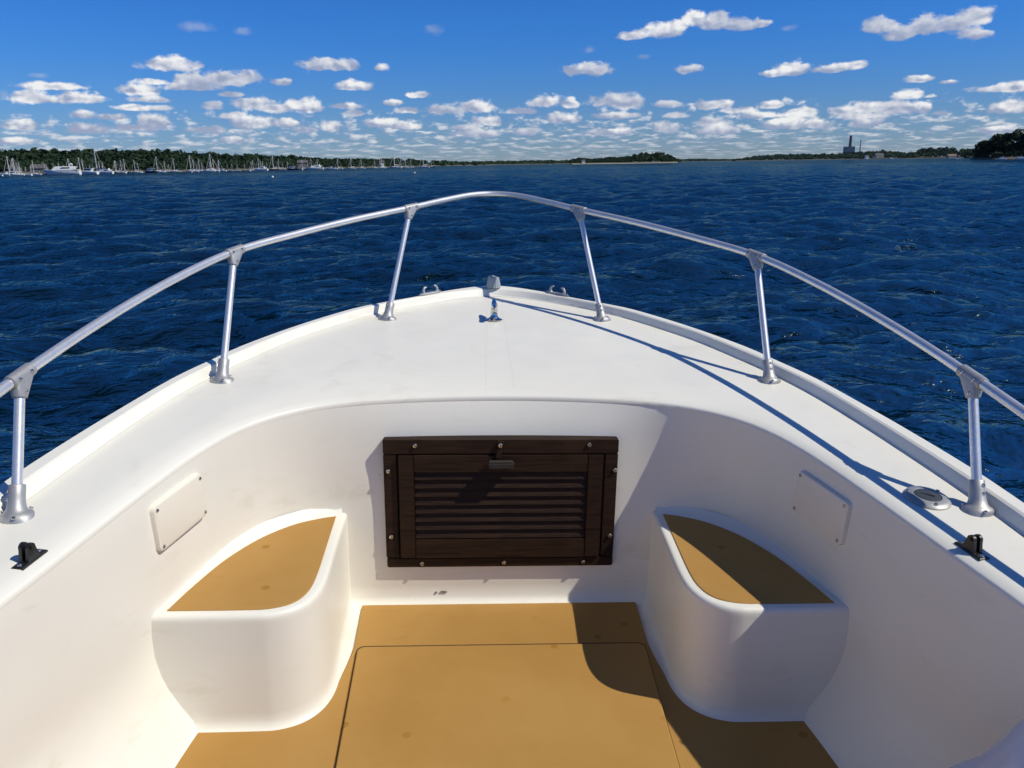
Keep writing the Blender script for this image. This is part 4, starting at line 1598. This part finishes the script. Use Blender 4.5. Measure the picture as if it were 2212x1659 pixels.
# ================================================================== houses, power station
mat('clapboard_grey', (0.20, 0.20, 0.19), 0.8)
mat('clapboard_cream', (0.36, 0.33, 0.27), 0.8)
mat('roof_grey', (0.10, 0.10, 0.10), 0.85)
mat('roof_brown', (0.20, 0.14, 0.10), 0.85)
mat('house_glass', (0.03, 0.035, 0.04), 0.15)
mat('trim_white', (0.75, 0.75, 0.73), 0.6)


def house(px, d, L, Dp, H, z, wm, rm, rz, label, g='houses along the shore'):
    t = empty('house', sea_at(px, d, z), rz)
    tag(t, label, 'house', g)
    m = MB()
    m.add([(-L / 2, -Dp / 2, -4), (L / 2, -Dp / 2, -4), (L / 2, Dp / 2, -4), (-L / 2, Dp / 2, -4), (-L / 2, -Dp / 2, H), (L / 2, -Dp / 2, H), (L / 2, Dp / 2, H), (-L / 2, Dp / 2, H), (-L / 2, 0, H + Dp * .38), (L / 2, 0, H + Dp * .38)],
          [(0, 1, 5, 4), (1, 2, 6, 9, 5), (2, 3, 7, 6), (3, 0, 4, 8, 7)])
    m.build('wall', wm, t, 0)
    e = .4
    m = MB()
    for s in (-1, 1):
        a0, a1 = (0, H + Dp * .38 + .15), (s * (Dp / 2 + e), H - e * .7)
        m.rings([[(x, a0[0], a0[1]), (x, a1[0], a1[1]), (x, a1[0], a1[1] - .2), (x, a0[0], a0[1] - .2)] for x in (-L / 2 - e, L / 2 + e)])
    rf = m.build('roof', rm, t, 0)
    MB().box((L * .2, -.4, H + Dp * .2), (L * .2 + .9, .4, H + Dp * .38 + 1.4)).build('chimney', 'roof_brown', rf, 0)
    nx = max(2, int(L / 3))
    for fl_ in range(max(1, int(H / 2.7))):
        for q in range(nx):
            x = -L / 2 + L * (q + .5) / nx
            zz = 1.0 + fl_ * 2.7
            wdw = MB().box((x - .55, -Dp / 2 - .06, zz), (x + .55, -Dp / 2 + .02, zz + 1.3)).build('window', 'house_glass', t, 0)
            MB().box((x - .65, -Dp / 2 - .09, zz - .12), (x + .65, -Dp / 2 - .03, zz - .01)).build('sill', 'trim_white', wdw, 0)
    return t


house(86, 545, 8.1, 4.8, 2.5, 1.4, 'clapboard_grey', 'roof_grey', .15, 'grey waterfront house with grey roof left of the largest yacht')
house(32, 552, 5.6, 4.2, 1.7, 2.2, 'clapboard_grey', 'roof_grey', -.2, 'low grey house behind the leftmost sailboats')
house(655, 800, 9.3, 5.4, 3.0, 3.4, 'clapboard_grey', 'roof_grey', .1, 'large grey house by the water behind the flybridge yacht')
house(825, 1030, 5.6, 4.8, 2.5, 4.3, 'trim_white', 'roof_grey', .1, 'white house in the trees near the end of the anchorage')
house(1260, 1300, 5, 4, 2.6, 2.5, 'trim_white', 'roof_grey', .2, 'small white cottage on the low end of the island')
house(1898, 3200, 30, 16, 5.0, 8.0, 'clapboard_cream', 'roof_grey', .0, 'long cream building right of the thin chimney')
house(1872, 3250, 12, 10, 5.0, 5.0, 'trim_white', 'roof_grey', .0, 'white shore building just right of the power station')
house(2055, 2150, 20, 10, 3.0, 2.0, 'clapboard_cream', 'roof_brown', .0, 'long low cream building on the cove shore')

mat('plant_dark', (0.012, 0.022, 0.032), 0.8)
mat('plant_pale', (0.13, 0.20, 0.23), 0.8)
mat('stack_concrete', (0.06, 0.06, 0.065), 0.9)
mat('stack_pale', (0.45, 0.46, 0.47), 0.85)
PD = 3900.0
pc = sea_at(1832, PD)
ps = empty('power_station', (pc.x, pc.y, 0), -0.25)
tag(ps, 'tall dark power station building with pale upper storey across the bay', 'power station')
s1 = PD * math.cos(math.atan(726 / FPX)) * COSP2 / FPX
H1, H2 = rise(1832, 328, PD), rise(1832, 316.7, PD)
hw = 9.3 * s1 / COSP2
MB().box((-hw, -28, -2), (hw, 28, H1)).build('main_block', 'plant_dark', ps, 0)
MB().box((-hw * .96, -27, H1), (hw * .96, 27, H2)).build('upper_storey', 'plant_pale', ps, 0)
MB().box((hw, -20, -2), (hw * 2.1, 20, H1 * .8)).build('annex', 'plant_dark', ps, 0)
MB().box((hw * 2.1, -16, -2), (hw * 2.6, 16, H1 * .5)).build('side_wing', 'plant_pale', ps, 0)
for nm_, px, top, r0, r1, m_, lab in (('smokestack', 1833.5, 294, 5.6, 4.2, 'stack_concrete', 'thick dark smokestack rising from the power station'), ('smokestack', 1856, 304.5, 2.8, 2.1, 'stack_pale', 'thin pale chimney beside the power station')):
    Ht = rise(px, top, PD + 20)
    p0 = sea_at(px, PD + 5)
    st = empty(nm_, (p0.x, p0.y, 0))
    tag(st, lab, 'chimney')
    MB().tube([(0, 0, 0), (0, 0, Ht * .5), (0, 0, Ht)], [r0 * 1.5, r0 * 1.2, r1 * 1.2], 20).build('shaft', m_, st)
    MB().tube([(0, 0, Ht - 2), (0, 0, Ht + 1.5)], [r1 * 1.4, r1 * 1.4], 20).build('rim', 'stack_concrete', st)

# ================================================================== sea haze
HZ = MB().box((-9600, -9600, -2.0), (9600, 9600, 170.0)).build('haze', None, None, 0)
hm = bpy.data.materials.new('haze_air')
hm.use_nodes = True
hm.node_tree.nodes.clear()
hv = hm.node_tree.nodes.new('ShaderNodeVolumePrincipled')
hv.inputs['Color'].default_value = (0.72, 0.84, 0.97, 1)
hv.inputs['Density'].default_value = 0.000009
ho = hm.node_tree.nodes.new('ShaderNodeOutputMaterial')
hm.node_tree.links.new(hv.outputs[0], ho.inputs['Volume'])
HZ.data.materials.append(hm)
tag(HZ, kind='stuff')
